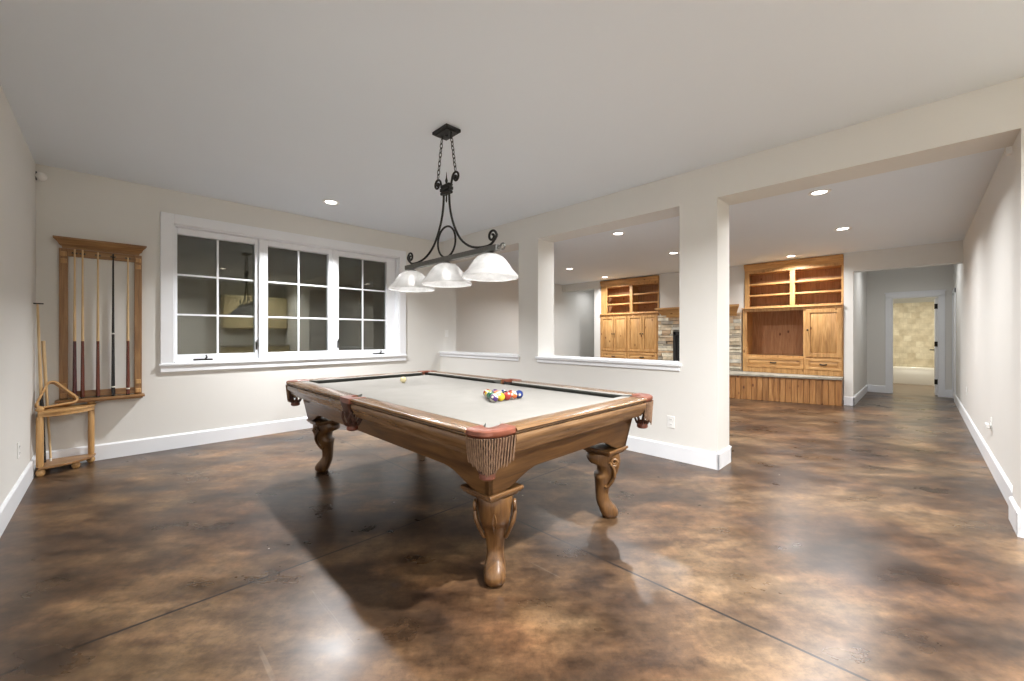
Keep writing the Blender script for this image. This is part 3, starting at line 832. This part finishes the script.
# scrolled rods, mirrored about the middle
for s2 in (-1, 1):
    # top scroll -> collar -> belly -> bar -> end scroll   (y, z)
    top = spiral(0.116, 2.360, 0.010, 0.044, PI-1.3*2*PI, 1.3, 18)
    up = [(0.060, 2.325), (0.038, 2.285), (0.036, 2.22), (0.052, 2.12), (0.095, 2.01), (0.17, 1.90), (0.27, 1.832), (0.37, 1.805), (0.46, 1.800), (0.510, 1.810)]
    end = spiral(0.515, 1.858, 0.047, 0.010, -0.40*PI, 1.45, 18)
    yz = top+up[0:]+end[2:]
    path = smooth_path([(0, s2*y, zz(z)) for y, z in yz], 3)
    n = len(path); rad = [0.0085]*n
    MB().tube(path, rad, 8).build('scroll_rod', MT['iron'], pend, smooth=60)
    MB().ball((0, s2*0.116, zz(2.360)), 0.013, 12).build('scroll_tip', MT['iron'], pend)
m = MB(); m.box((-0.020, -0.055, zz(2.262)), (0.020, 0.055, zz(2.282))); m.box((-0.022, -0.058, zz(2.287)), (0.022, 0.058, zz(2.312))); m.box((-0.020, -0.055, zz(2.317)), (0.020, 0.055, zz(2.335)))
m.build('collar', MT['iron'], pend, bevel=0.004)
MB().lathe([(0.002, zz(2.200)), (0.007, zz(2.215)), (0.005, zz(2.25)), (0.008, zz(2.29)), (0.006, zz(2.34)), (0.011, zz(2.365)), (0.005, zz(2.385)), (0.001, zz(2.43))], n=10).build('finial', MT['iron'], pend)
MB().tube([(0, 0.112*math.cos(2*PI*k/40), zz(1.905)+0.115*math.sin(2*PI*k/40)) for k in range(40)], 0.0075, 8, loop=True).build('ring', MT['iron'], pend, smooth=60)
m = MB(); m.box((-0.022, -0.575, zz(1.756)), (0.022, 0.575, zz(1.794))); m.build('bar', MT['ironbar'], pend, bevel=0.004)
m = MB()
m.tube([(0, -0.575, zz(1.775)), (0, -0.590, zz(1.775))], 0.012, 10); m.tube([(0, -0.615+0.020*math.cos(a), zz(1.775)+0.020*math.sin(a)) for a in [2*PI*k/16 for k in range(14)]], 0.006, 6)
m.build('end_scroll', MT['ironbar'], pend, smooth=60)
prof = [(0.030, 0.0), (0.060, -0.006), (0.088, -0.022), (0.110, -0.045), (0.128, -0.070), (0.142, -0.090), (0.146, -0.098), (0.158, -0.112), (0.180, -0.136), (0.190, -0.150), (0.188, -0.156)]
inner = [(r-0.005, z-0.004) for r, z in prof[::-1]]
for yy in (-0.495, 0.0, 0.495):
    sh = MB().lathe(prof+inner, (0, yy, zz(1.742)), 40, caps=False).build('shade', MT['shade'], pend, smooth=50)
    MB().lathe([(0.012, 0.02), (0.020, 0.012), (0.034, 0.004), (0.034, -0.006), (0.022, -0.012), (0.020, -0.045)], (0, yy, zz(1.742)), 20).build('fitter', MT['ironbar'], sh)
    MB().lathe([(0.012, -0.040), (0.016, -0.052), (0.026, -0.075), (0.030, -0.095), (0.024, -0.113), (0.012, -0.122), (0.001, -0.124)], (0, yy, zz(1.742)), 16).build('bulb', MT['bulb'], sh, smooth=60)
    lamp('AREA', (0, yy, zz(1.742)-0.128), E_PENDANT, 0.06, pend, spread=170)
    lamp('POINT', (0, yy, zz(1.742)-0.100), E_PENDANT*3.6, 0.03, pend)

# ------------------------------------------------------------------ cue rack on the window wall
rk = thing('cue_rack', 'brown wooden cue rack with moulded crown on the wall left of the window', 'cue rack', (-0.07, YB, 0))
F = -0.105   # depth of crown
m = MB()
prof = [(0.0, 2.005), (-0.040, 2.005), (-0.040, 2.020), (-0.060, 2.030), (-0.075, 2.055), (-0.100, 2.075), (-0.108, 2.082), (-0.108, 2.098), (0.0, 2.098)]
rings = []
for ring_x, grow in ((-1, 1), (1, 1)):
    rings.append([(ring_x*(0.262+(-y-0.04)*0.75), y, z) for y, z in prof])
m.sweep(rings); m.build('crown', MT['rack_x'], rk, smooth=25)
for sx in (-1, 1):
    m = MB(); xc = sx*0.252
    m.box((xc-0.028, -0.030, 0.615), (xc+0.028, -0.002, 2.005)); post = m.build('post', MT['rack_z'], rk, bevel=0.003)
    for z0 in (1.93, 1.865, 0.715, 0.625):
        m = MB(); m.box((xc-0.021, -0.042, z0), (xc+0.021, -0.029, z0+0.045)); m.build('rosette', MT['honey_z'], post, bevel=0.006)
m = MB(); m.box((-0.225, -0.022, 1.935), (0.225, -0.002, 2.005)); rail = m.build('top_rail', MT['rack_x'], rk, bevel=0.002)
cues_x = [-0.250, -0.200, -0.100, 0.003, 0.107]
for cx in cues_x:
    dx = cx+0.07; m = MB()
    m.tube([(dx+0.013, -0.075, 1.965), (dx+0.018, -0.05, 1.965), (dx+0.012, -0.022, 1.965), (dx-0.012, -0.022, 1.965), (dx-0.018, -0.05, 1.965), (dx-0.013, -0.075, 1.965)], 0.004, 6)
    m.build('cue_clip', MT['bronze'], rail)
m = MB(); m.box((-0.225, -0.020, 0.62), (0.225, -0.002, 0.68)); m.build('bottom_rail', MT['rack_x'], rk, bevel=0.002)
m = MB()
m.box((-0.300, -0.125, 0.592), (0.300, -0.002, 0.612)); m.box((-0.285, -0.110, 0.578), (0.285, -0.002, 0.592))
m.build('shelf', MT['rack_x'], rk, bevel=0.005)
# cues
def make_cue(x, label, butt, shaft, ztop):
    t = thing('pool_cue', label, 'pool cue', (x, YB-0.068, 0.612), 0, 'cues in the wall rack')
    L = ztop-0.612; jz = 0.535
    MB().lathe([(0.0135, 0.014), (0.0142, 0.05), (0.0125, 0.30), (0.0105, jz)], n=14).build('butt', butt, t, smooth=60)
    MB().lathe([(0.0105, jz), (0.0080, jz+0.35), (0.0062, L-0.03), (0.0060, L)], n=12).build('shaft', shaft, t, smooth=60)
    MB().lathe([(0.011, 0.0), (0.0135, 0.003), (0.0135, 0.014), (0.012, 0.016)], n=12).build('bumper', MT['black'], t)
    return t
make_cue(-0.250, 'pool cue with plum butt, first from the left in the wall rack', MT['plum'], MT['maple'], 2.00)
make_cue(-0.200, 'pool cue with red-brown butt, close beside the plum one in the wall rack', MT['mahogany'], MT['maple'], 2.00)
make_cue(-0.100, 'pool cue with red-brown butt, middle of the five in the wall rack', MT['mahogany'], MT['maple'], 1.99)
c4 = make_cue(0.003, 'all-black pool cue in the wall rack', MT['cueblack'], MT['cueblack'], 1.99)
MB().lathe([(0.0145, 0.085), (0.0145, 0.098)], n=14).build('butt_ring', MT['ivory'], c4)
MB().lathe([(0.0112, 0.60), (0.0112, 0.612)], n=14).build('joint_ring', MT['ivory'], c4)
c5 = make_cue(0.107, 'pool cue with red-brown butt, right of the black cue in the wall rack', MT['mahogany'], MT['maple'], 1.97)
MB().lathe([(0.0145, 0.060), (0.0145, 0.072)], n=14).build('butt_ring', MT['ivory'], c5)

# ------------------------------------------------------------------ corner stand
SX, SY = XL+BT+0.012, YB-BT-0.012
st = thing('corner_stand', 'honey wood quarter-round corner stand with two shelves on round feet', 'corner stand', (SX, SY, 0))
R_ = 0.335
def wedge(z0, z1, r, mb=None):
    pts = [(0.0, 0.0)]+[(0.012+(r)*math.cos(a)*0.98, -0.012-(r)*math.sin(a)*0.88) for a in [PI/2*k/14 for k in range(15)]]
    mb = mb or MB(); mb.prism(pts, 2, z0, z1); return mb
wedge(0.062, 0.082, R_+0.008).build('lower_shelf', MT['rack_x'], st, bevel=0.004)
wedge(0.535, 0.555, R_+0.012).build('upper_shelf', MT['honey_x'], st, bevel=0.004)
m = MB()
arc = [PI/2*k/14 for k in range(15)]
rings = []
for a in arc:
    c, s2 = math.cos(a), math.sin(a)
    o = Vector((0.012+R_*c*0.98, -0.012-R_*s2*0.88, 0)); v = Vector((c, -s2, 0))
    rings.append([o-v*0.02+Vector((0, 0, 0.505)), o+v*0.003+Vector((0, 0, 0.505)), o+v*0.003+Vector((0, 0, 0.548)), o-v*0.02+Vector((0, 0, 0.548))])
m.sweep(rings).build('shelf_rim', MT['honey_x'], st, smooth=40)
posts = [(0.022, -0.288), (0.318, -0.040)]
for px, py in posts:
    MB().lathe([(0.020, 0.082), (0.0225, 0.10), (0.0225, 0.50), (0.020, 0.508)], (px, py, 0), 16).build('post', MT['honey_z'], st)
    MB().lathe([(0.018, 0.555), (0.026, 0.562), (0.026, 0.578), (0.014, 0.590), (0.001, 0.592)], (px, py, 0), 16).build('post_cap', MT['honey_z'], st)
for px, py in ((0.026, -0.282), (0.225, -0.178), (0.315, -0.035), (0.03, -0.03)):
    MB().lathe([(0.014, 0.062), (0.026, 0.050), (0.030, 0.030), (0.024, 0.010), (0.016, 0.0)], (px, py, 0), 16).build('foot', MT['honey_z'], st, smooth=60)
# triangle ball rack leaning on the upper shelf
tr = MB()
def tri_pts(r, side=0.30, rad=0.035):
    h = side*0.866; P = [(-side/2, 0), (side/2, 0), (0, h)]
    cen = (0, h/3); out = []
    for k, (px, py) in enumerate(P):
        base = math.atan2(py-cen[1], px-cen[0])
        d = math.hypot(px-cen[0], py-cen[1])-2*rad
        qx, qy = cen[0]+d*math.cos(base), cen[1]+d*math.sin(base)
        for j in range(7):
            a = base-PI/3+2*PI/3*j/6
            out.append((qx+r*math.cos(a), qy+r*math.sin(a)))
    return out
Ro, Ri = tri_pts(0.041), tri_pts(0.026)
# counter-clockwise corner order
rings = []
for (ox, oy), (ix, iy) in zip(Ro, Ri):
    rings.append([(ox, -0.024, oy), (ox, 0.024, oy), (ix, 0.024, iy), (ix, -0.024, iy)])
tr.sweep(rings, loop=True)
tri = tr.build('ball_rack', MT['honey_x'], smooth=40)
A_, B_, C_a = Vector((-0.478, 5.335, 0.556)), Vector((-0.210, 5.425, 0.584)), Vector((-0.435, 5.465, 0.82))
ex = (B_-A_).normalized(); ey = -(ex.cross(C_a-A_)).normalized(); ey = ey if ey.y > 0 else -ey; ez = ex.cross(ey).normalized()
Mt = Matrix((ex, ey, ez)).transposed().to_4x4(); Mt.translation = (A_+B_)/2+ey*0.0+Vector((0, 0, 0.008))
tri.matrix_world = Mt
tag(tri, 'wooden triangle ball rack leaning upright on the corner stand', 'ball rack')
# sticks standing in the stand
br = thing('bridge_stick', 'tall mechanical bridge stick with flat head, standing in the corner stand', 'bridge stick', (-0.430, 5.42, 0.082))
p0 = Vector((0.0, 0.0, 0.0)); p1 = Vector((-0.037, 0.0, 1.396))
def along(t): return p0+(p1-p0)*t
MB().tube([along(0.0), along(0.30), along(0.43)], [0.014, 0.014, 0.012], 12).build('butt', MT['cueblack'], br, smooth=60)
MB().tube([along(0.43), along(0.8), along(1.0)], [0.0115, 0.009, 0.007], 12).build('shaft', MT['maple'], br, smooth=60)
m = MB(); e = along(1.0); m.box((e.x-0.036, e.y-0.012, e.z-0.004), (e.x+0.036, e.y+0.012, e.z+0.006)); m.build('bridge_head', MT['bronze'], br, bevel=0.003)
cs = thing('pool_cue', 'short pool cue standing tip down in the corner stand behind the bridge stick', 'pool cue', (-0.392, 5.445, 0.082))
q0 = Vector((0.0, 0.0, 0.0)); q1 = Vector((-0.045, 0.01, 1.07))
MB().tube([q0+(q1-q0)*0.025, q0+(q1-q0)*0.6, q1], [0.0075, 0.010, 0.013], 12).build('shaft', MT['maple'], cs, smooth=60)
MB().tube([q0, q0+(q1-q0)*0.024], [0.0072, 0.0076], 12).build('ferrule', MT['ivory'], cs)

# ------------------------------------------------------------------ small wall fittings
sn = thing('motion_sensor', 'small round white motion sensor high in the left corner', 'sensor', (XL+0.034, YB, 2.628))
MB().lathe([(0.030, 0), (0.036, 0.010), (0.034, 0.030), (0.022, 0.046), (0.001, 0.050)], n=20, mat=Matrix.Rotation(PI/2, 4, 'X')).build('housing', MT['plastic'], sn, smooth=60)
m = MB(); m.box((-0.033, -0.030, -0.036), (-0.026, -0.0005, 0.036)); m.build('bracket', MT['slot'], sn)
sn2 = thing('motion_sensor', 'small white corner sensor at the top of the wide opening, on the hall wall', 'sensor', (4.42, YH, 2.51))
m = MB(); m.prism([(-0.035, 0.0), (0.035, 0.0), (0.020, 0.035), (-0.020, 0.035)], 2, -0.055, 0.055); m.build('housing', MT['plastic'], sn2, bevel=0.006)
m = MB(); m.box((-0.014, 0.035, -0.04), (0.014, 0.038, 0.0)); m.build('lens', MT['ivory'], sn2)
def outlet(loc, rz, label, kind='outlet'):
    """face plate looking along -y before turning"""
    t = thing('wall_outlet' if kind == 'outlet' else 'light_switch', label, 'outlet' if kind == 'outlet' else 'light switch', loc, rz)
    MB().box((-0.036, -0.006, -0.058), (0.036, 0, 0.058)).build('plate', MT['plastic'], t, bevel=0.003)
    if kind == 'outlet':
        for z in (-0.024, 0.024):
            s = MB().prism([(0.016*math.cos(a), z+0.0145*math.sin(a)) for a in [2*PI*k/16 for k in range(16)]], 1, -0.0085, -0.005).build('socket', MT['plastic'], t)
            mm = MB(); mm.box((-0.007, -0.0092, z-0.004), (-0.004, -0.0084, z+0.006)); mm.box((0.004, -0.0092, z-0.004), (0.007, -0.0084, z+0.006)); mm.build('slot', MT['slot'], s)
    else:
        MB().box((-0.016, -0.009, -0.032), (0.016, -0.005, 0.032)).build('rocker', MT['plastic'], t, bevel=0.002)
    return t
outlet((XP, 1.697, 0.362), -PI/2, 'white wall outlet on the pier, right of the pool table')
outlet((XL, 4.617, 0.367), PI/2, 'white wall outlet low on the left wall')
outlet((5.62, YH, 0.405), PI, 'white outlet low on the hall wall, nearer the camera')
outlet((8.31, YH, 0.44), PI, 'white outlet low on the hall wall, farther along toward the bathroom')
outlet((3.97, YB, 1.235), 0, 'white light switch beside the left pony wall opening', 'switch')
pl = thing('night_light', 'white plug-in night light in the near hall outlet', 'night light', (5.62, YH+0.010, 0.385))
m = MB(); m.box((-0.055, 0, -0.022), (0.055, 0.030, 0.022)); m.build('body', MT['plastic'], pl, bevel=0.010, segs=3)

# ------------------------------------------------------------------ built-in pine cabinets (faces look along -x)
def panel_door(name, parent, y0, y1, z0, z1, xf, fw=0.062, t=0.022, mat='pine_z'):
    """raised-panel door; xf is the plane of the face frame"""
    m = MB()
    xo = xf-t
    m.box((xo, y0, z0), (xf, y0+fw, z1)); m.box((xo, y1-fw, z0), (xf, y1, z1))
    m.box((xo, y0+fw, z0), (xf, y1-fw, z0+fw)); m.box((xo, y0+fw, z1-fw), (xf, y1-fw, z1))
    a0, a1, b0, b1 = y0+fw, y1-fw, z0+fw, z1-fw; g = 0.008; bv = min(0.035, (b1-b0)*0.3, (a1-a0)*0.3)
    m.box((xf-0.006, a0, b0), (xf, a1, b1))
    lo = [(xf-0.006, a0+g, b0+g), (xf-0.006, a1-g, b0+g), (xf-0.006, a1-g, b1-g), (xf-0.006, a0+g, b1-g)]
    hi = [(xo+0.002, a0+g+bv, b0+g+bv), (xo+0.002, a1-g-bv, b0+g+bv), (xo+0.002, a1-g-bv, b1-g-bv), (xo+0.002, a0+g+bv, b1-g-bv)]
    m.hexa(lo, hi)
    return m.build(name, MT[mat], parent, bevel=0.003)
def knob(parent, y, z, xf, name='knob'):
    R = Matrix.Translation((xf, y, z)) @ Matrix.Rotation(-PI/2, 4, 'Y')
    MB().lathe([(0.008, 0), (0.007, 0.012), (0.016, 0.020), (0.017, 0.028), (0.008, 0.034), (0.001, 0.035)], n=14, mat=R).build(name, MT['bronze'], parent, smooth=60)
def pull(parent, y, z, xf):
    MB().tube([(xf, y-0.045, z), (xf-0.022, y-0.040, z-0.004), (xf-0.026, y, z-0.008), (xf-0.022, y+0.040, z-0.004), (xf, y+0.045, z)], 0.012, 8).build('pull', MT['bronze'], parent, smooth=60)

def bookcase(y0, y1, label, ztop, ymid, op):
    """upper open shelves: op = list of (ya, yb) openings"""
    t = thing('bookcase', label, 'bookcase', (0, 0, 0), 0)
    xf = XC+0.03; zb = 1.746
    m = MB()   # face frame
    zs0, zs1 = 1.772, 2.425
    ys = sorted(op)
    m.box((xf, y0, zb), (xf+0.022, ys[0][0], ztop)); m.box((xf, ys[-1][1], zb), (xf+0.022, y1, ztop)); m.box((xf, ys[0][1], zs0), (xf+0.022, ys[1][0], zs1))
    m.box((xf, ys[0][0], zs1), (xf+0.022, ys[1][1], ztop)); m.box((xf, ys[0][0], zb), (xf+0.022, ys[1][1], zs0))
    m.build('face_frame', MT['pine_z'], t, bevel=0.002)
    m = MB()
    m.box((xf+0.022, y0, zb), (xf+0.33, y0+0.02, ztop)); m.box((xf+0.022, y1-0.02, zb), (xf+0.33, y1, ztop)); m.box((xf+0.022, ys[0][1]+0.02, zb), (xf+0.32, ys[1][0]-0.02, ztop))
    m.box((xf+0.022, y0, zb), (xf+0.33, y1, zs0-0.003)); m.box((xf+0.022, y0, zs1+0.003), (xf+0.33, y1, ztop))
    m.build('carcass', MT['pine_z'], t)
    m = MB(); m.box((xf+0.315, y0, zb), (xf+0.33, y1, ztop)); m.build('back_panel', MT['pine_back'], t)
    for a, b in ys:
        for k in (1, 2):
            z = zs0+(zs1-zs0)*k/3
            m = MB(); m.box((xf+0.025, a-0.018, z-0.016), (xf+0.315, b+0.018, z+0.016)); m.build('shelf', MT['pine_y'], t, bevel=0.002)
    prof = [(0.0, 2.475), (-0.008, 2.475), (-0.012, 2.50), (-0.040, 2.535), (-0.055, 2.56), (-0.060, 2.565), (-0.060, ztop), (0.0, ztop)]
    m = MB(); m.sweep([[(xf+x, y, z) for x, z in prof] for y in (y0, y1)]); m.build('crown', MT['pine_y'], t, smooth=30)
    return t
# right: television cabinet
bookcase(0.930, 2.475, 'open pine bookcase shelves above the empty TV niche', CEIL2-0.012, 0, [(0.963, 1.635), (1.715, 2.392)])
tv = thing('media_cabinet', 'knotty pine media cabinet with empty TV niche on the raised hearth', 'cabinet', (0, 0, 0))
xf = XC-0.005; y0, y1, zb, zt = 0.930, 2.500, 0.484, 1.740
m = MB()
m.box((xf, y0, zb), (xf+0.022, 0.955, zt)); m.box((xf, 1.455, zb), (xf+0.022, 1.503, zt)); m.box((xf, 2.430, zb), (xf+0.022, y1, zt))
for a, b in ((0.955, 1.455), (1.503, 2.430)):
    m.box((xf, a, 1.668), (xf+0.022, b, zt)); m.box((xf, a, zb), (xf+0.022, b, 0.590)); m.box((xf, a, 0.775), (xf+0.022, b, 0.822))
m.build('face_frame', MT['pine_z'], tv, bevel=0.002)
m = MB()
m.box((xf+0.022, y0, zb), (xf+0.60, y0+0.02, zt)); m.box((xf+0.022, y1-0.02, zb), (xf+0.60, y1, zt)); m.box((xf+0.022, 1.47, zb), (xf+0.59, 1.49, zt))
m.box((xf+0.022, y0, zt-0.02), (xf+0.60, y1, zt)); m.box((xf+0.022, y0, zb), (xf+0.60, y1, zb+0.02)); m.box((xf+0.022, y0, 0.79), (xf+0.59, y1, 0.808))
m.build('carcass', MT['pine_z'], tv)
m = MB(); m.box((xf+0.585, y0+0.02, zb+0.02), (xf+0.60, y1-0.02, zt-0.02)); m.build('back_panel', MT['pine_back'], tv)
m = MB(); m.box((xf-0.030, y0, zt-0.018), (xf, y1+0.02, zt+0.004)); m.build('top_moulding', MT['pine_y'], tv, bevel=0.006)
m = MB(); m.tube([(xf+0.575, 1.56, 0.86), (xf+0.575, 1.60, 0.83), (xf+0.50, 1.60, 0.815)], 0.008, 6); m.box((xf+0.57, 1.53, 0.83), (xf+0.585, 1.60, 0.90)); m.build('cable_plate', MT['black'], tv)
d = panel_door('door', tv, 0.950, 1.462, 0.815, 1.675, xf, 0.066); knob(d, 1.430, 1.30, xf-0.022)
d = panel_door('drawer', tv, 0.950, 1.462, 0.585, 0.782, xf, 0.045, mat='pine_y'); pull(d, 1.205, 0.685, xf-0.022)
d = panel_door('drawer', tv, 1.496, 2.440, 0.585, 0.782, xf, 0.045, mat='pine_y'); pull(d, 1.97, 0.685, xf-0.022)
# left: door cabinet
bookcase(4.270, 5.830, 'open pine bookcase shelves above the four-door cabinet', CEIL2-0.025, 0, [(4.300, 4.942), (5.018, 5.650)])
dc = thing('door_cabinet', 'knotty pine cabinet with four paneled doors left of the fireplace', 'cabinet', (0, 0, 0))
y0, y1 = 4.270, 5.835
m = MB(); m.box((xf, y0, zb), (xf+0.58, y1, zt)); m.build('carcass', MT['pine_z'], dc, bevel=0.002)
m = MB(); m.box((xf-0.030, y0-0.01, zt-0.018), (xf, y1, zt+0.004)); m.build('top_moulding', MT['pine_y'], dc, bevel=0.006)
for a, b, ks in ((5.435, 5.790, 0), (5.070, 5.425, 1), (4.668, 5.035, 0), (4.295, 4.658, 1)):
    d = panel_door('door', dc, a, b, 0.815, 1.675, xf, 0.055)
    knob(d, a+0.026 if ks == 0 else b-0.026, 1.24, xf-0.022)
for a, b in ((5.070, 5.790), (4.295, 5.035)):
    d = panel_door('drawer', dc, a, b, 0.585, 0.785, xf, 0.045, mat='pine_y'); pull(d, (a+b)/2, 0.685, xf-0.022)

# ------------------------------------------------------------------ fireplace between them
fp = thing('fireplace', 'ledgestone fireplace with pine mantel between the built-in cabinets', 'fireplace', (0, 0, 0))
FY0, FY1, FX = 2.525, 4.262, XC-0.02
BX0, BX1, BZ0, BZ1 = 2.99, 3.895, 0.55, 1.285
m = MB(); z = 0.484; rnd = random.Random(3)
while z < 1.66:
    h = rnd.uniform(0.035, 0.085); h = min(h, 1.665-z)
    if h < 0.02: break
    y = FY0
    while y < FY1-0.001:
        L = rnd.uniform(0.10, 0.36); e = min(y+L, FY1)
        if FY1-e < 0.05: e = FY1
        spans = [(y, e)]
        if z < BZ1 and z+h > BZ0:
            spans = []
            if y < BX0: spans.append((y, min(e, BX0)))
            if e > BX1: spans.append((max(y, BX1), e))
        dpt = rnd.uniform(0.0, 0.040)
        for a, b in spans:
            if b-a > 0.01: m.box((FX-dpt, a+0.003, z+0.003), (XC+0.04, b-0.003, z+h-0.003), rnd.randrange(5))
        y = e
    z += h
m.box((XC+0.005, FY0, 0.484), (XC+0.04, BX0, 1.66), 4); m.box((XC+0.005, BX1, 0.484), (XC+0.04, FY1, 1.66), 4); m.box((XC+0.005, BX0, BZ1), (XC+0.04, BX1, 1.66), 4)
m.build('stone_veneer', STONES, fp, bevel=0.006, smooth=40)
m = MB(); m.box((FX-0.045, BX0, BZ0-0.06), (FX-0.01, BX1, BZ0)); m.box((FX-0.045, BX0, BZ0), (FX-0.01, BX0+0.06, BZ1)); m.box((FX-0.045, BX1-0.06, BZ0), (FX-0.01, BX1, BZ1)); m.box((FX-0.045, BX0, BZ1-0.08), (FX-0.01, BX1, BZ1))
m.box((FX-0.01, BX0, BZ0-0.06), (XC+0.018, BX1, BZ1)); m.build('firebox', MT['black'], fp, bevel=0.003)
prof = [(0.043, 1.60), (-0.04, 1.60), (-0.05, 1.655), (-0.10, 1.72), (-0.155, 1.765), (-0.165, 1.775), (-0.215, 1.782), (-0.215, 1.822), (0.043, 1.822)]
m = MB()
rings = [[(XC+x, (FY0-0.02+max(0, 0.12+x*0.6)) if e == 0 else (FY1-0.005-max(0, 0.12+x*0.6)), z) for x, z in prof] for e in (0, 1)]
m.sweep(rings); m.build('mantel', MT['pine_y'], fp, bevel=0.003, smooth=30)
# raised hearth bench in front
he = thing('hearth_bench', 'raised hearth bench with beadboard pine front and stone slab top', 'hearth', (0, 0, 0))
HP = [(8.80, 0.935), (8.40, 2.55), (8.40, 4.35), (8.78, 5.84)]
poly = [(XC-0.012, 0.935)]+HP+[(XC-0.012, 5.84)]
cen = Vector((9.2, 3.4))
MB().prism([(x+0.03 if x < XC-0.1 else x, y) for x, y in poly], 2, 0.0, 0.44).build('base', MT['plank'], he, smooth=0)
m = MB()
for (ax, ay), (bx2, by2) in zip(HP, HP[1:]):
    a = Vector((ax, ay, 0)); b = Vector((bx2, by2, 0)); n = max(1, round((b-a).length/0.088)); d = (b-a)/n; u = d.normalized(); nn = Vector((u.y, -u.x, 0)); nn = nn if nn.x < 0 else -nn
    for k in range(n):
        p = a+d*k+u*0.003; q = a+d*(k+1)-u*0.003
        if k == 0: p = a+u*0.0
        jz = rnd.uniform(0, 0.002)
        m.hexa([p+nn*jz, q+nn*jz, q-nn*0.026, p-nn*0.026], [v+Vector((0, 0, 0.438)) for v in (p+nn*jz, q+nn*jz, q-nn*0.026, p-nn*0.026)], rnd.choice((0, 0, 1)))
        pm = (p+q)/2
m.build('beadboard', [MT['plank'], MT['plank_dark']], he, bevel=0.004)
sl = [(XC-0.006, 0.93)]+[(x-0.035, y if 1 < y < 5.5 else y-0.004) for x, y in HP]+[(XC-0.006, 5.845)]
MB().prism(sl, 2, 0.44, 0.482).build('slab', MT['slab'], he, bevel=0.008)

# ------------------------------------------------------------------ bathroom pieces seen through the door
tb = thing('bathtub', 'white bathtub with bowed apron in the bathroom beyond the hall', 'bathtub', (13.98, 0.08, 0))
m = MB()
rings = []
for k in range(21):
    y = -0.92+1.84*k/20; bow = 0.05*math.cos(PI*(k/20-0.5))
    rings.append([(0.02-bow*0.6, y, 0.0), (0.0-bow, y, 0.24), (-0.01-bow*0.5, y, 0.33), (-0.03, y, 0.345), (-0.03, y, 0.385), (0.08, y, 0.385), (0.12, y, 0.30), (0.12, y, 0.0)])
m.sweep(rings); m.build('apron', MT['porcelain'], tb, smooth=40)
m = MB(); m.box((0.12, -0.92, 0.0), (0.76, 0.92, 0.12)); m.box((0.66, -0.92, 0.12), (0.765, 0.92, 0.385)); m.box((0.12, -0.92, 0.12), (0.66, -0.80, 0.385)); m.box((0.12, 0.80, 0.12), (0.66, 0.92, 0.385)); m.build('basin', MT['porcelain'], tb, bevel=0.02)
ph = thing('paper_holder', 'dark metal paper holder arm just inside the bathroom doorway', 'paper holder', (12.3, 0.53, 0.52))
m = MB(); m.tube([(0, 0.0, 0.0), (0, -0.05, 0.0), (0, -0.09, 0.015), (0.01, -0.10, 0.03)], 0.011, 8); m.lathe([(0.03, 0), (0.026, 0.012)], n=14, mat=Matrix.Rotation(PI/2, 4, 'X')); m.build('arm', MT['bronze'], ph)
struct(boxes(((XE+0.12, 0.53, 0), (13.2, 0.60, 1.0))), 'wall_bathroom_half', MT['wall'])

# ------------------------------------------------------------------ bar cabinets behind the camera, seen mirrored in the window
bc = thing('bar_cabinet', 'cream paneled bar cabinets mirrored in the dark window panes', 'cabinet', (0, 0, 0))
m = MB(); m.box((2.2, YBK+0.006, 0.1), (3.83, YBK+0.58, 0.88)); m.box((2.2, YBK+0.006, 1.40), (3.83, YBK+0.36, 2.35)); m.build('carcass', MT['cream'], bc, bevel=0.003)
m = MB(); m.box((2.18, YBK+0.006, 0.88), (3.83, YBK+0.62, 0.92)); m.build('counter', MT['slab'], bc, bevel=0.004)
def fdoor(a, b, z0, z1, yf):
    m = MB(); fw = 0.06
    m.box((a, yf, z0), (a+fw, yf+0.02, z1)); m.box((b-fw, yf, z0), (b, yf+0.02, z1)); m.box((a+fw, yf, z0), (b-fw, yf+0.02, z0+fw)); m.box((a+fw, yf, z1-fw), (b-fw, yf+0.02, z1))
    m.box((a+fw+0.03, yf, z0+fw+0.03), (b-fw-0.03, yf+0.014, z1-fw-0.03))
    return m.build('door', MT['cream'], bc, bevel=0.003)
for k in range(4):
    a = 2.22+0.40*k
    fdoor(a, a+0.385, 1.42, 2.33, YBK+0.36); fdoor(a, a+0.385, 0.14, 0.86, YBK+0.58)
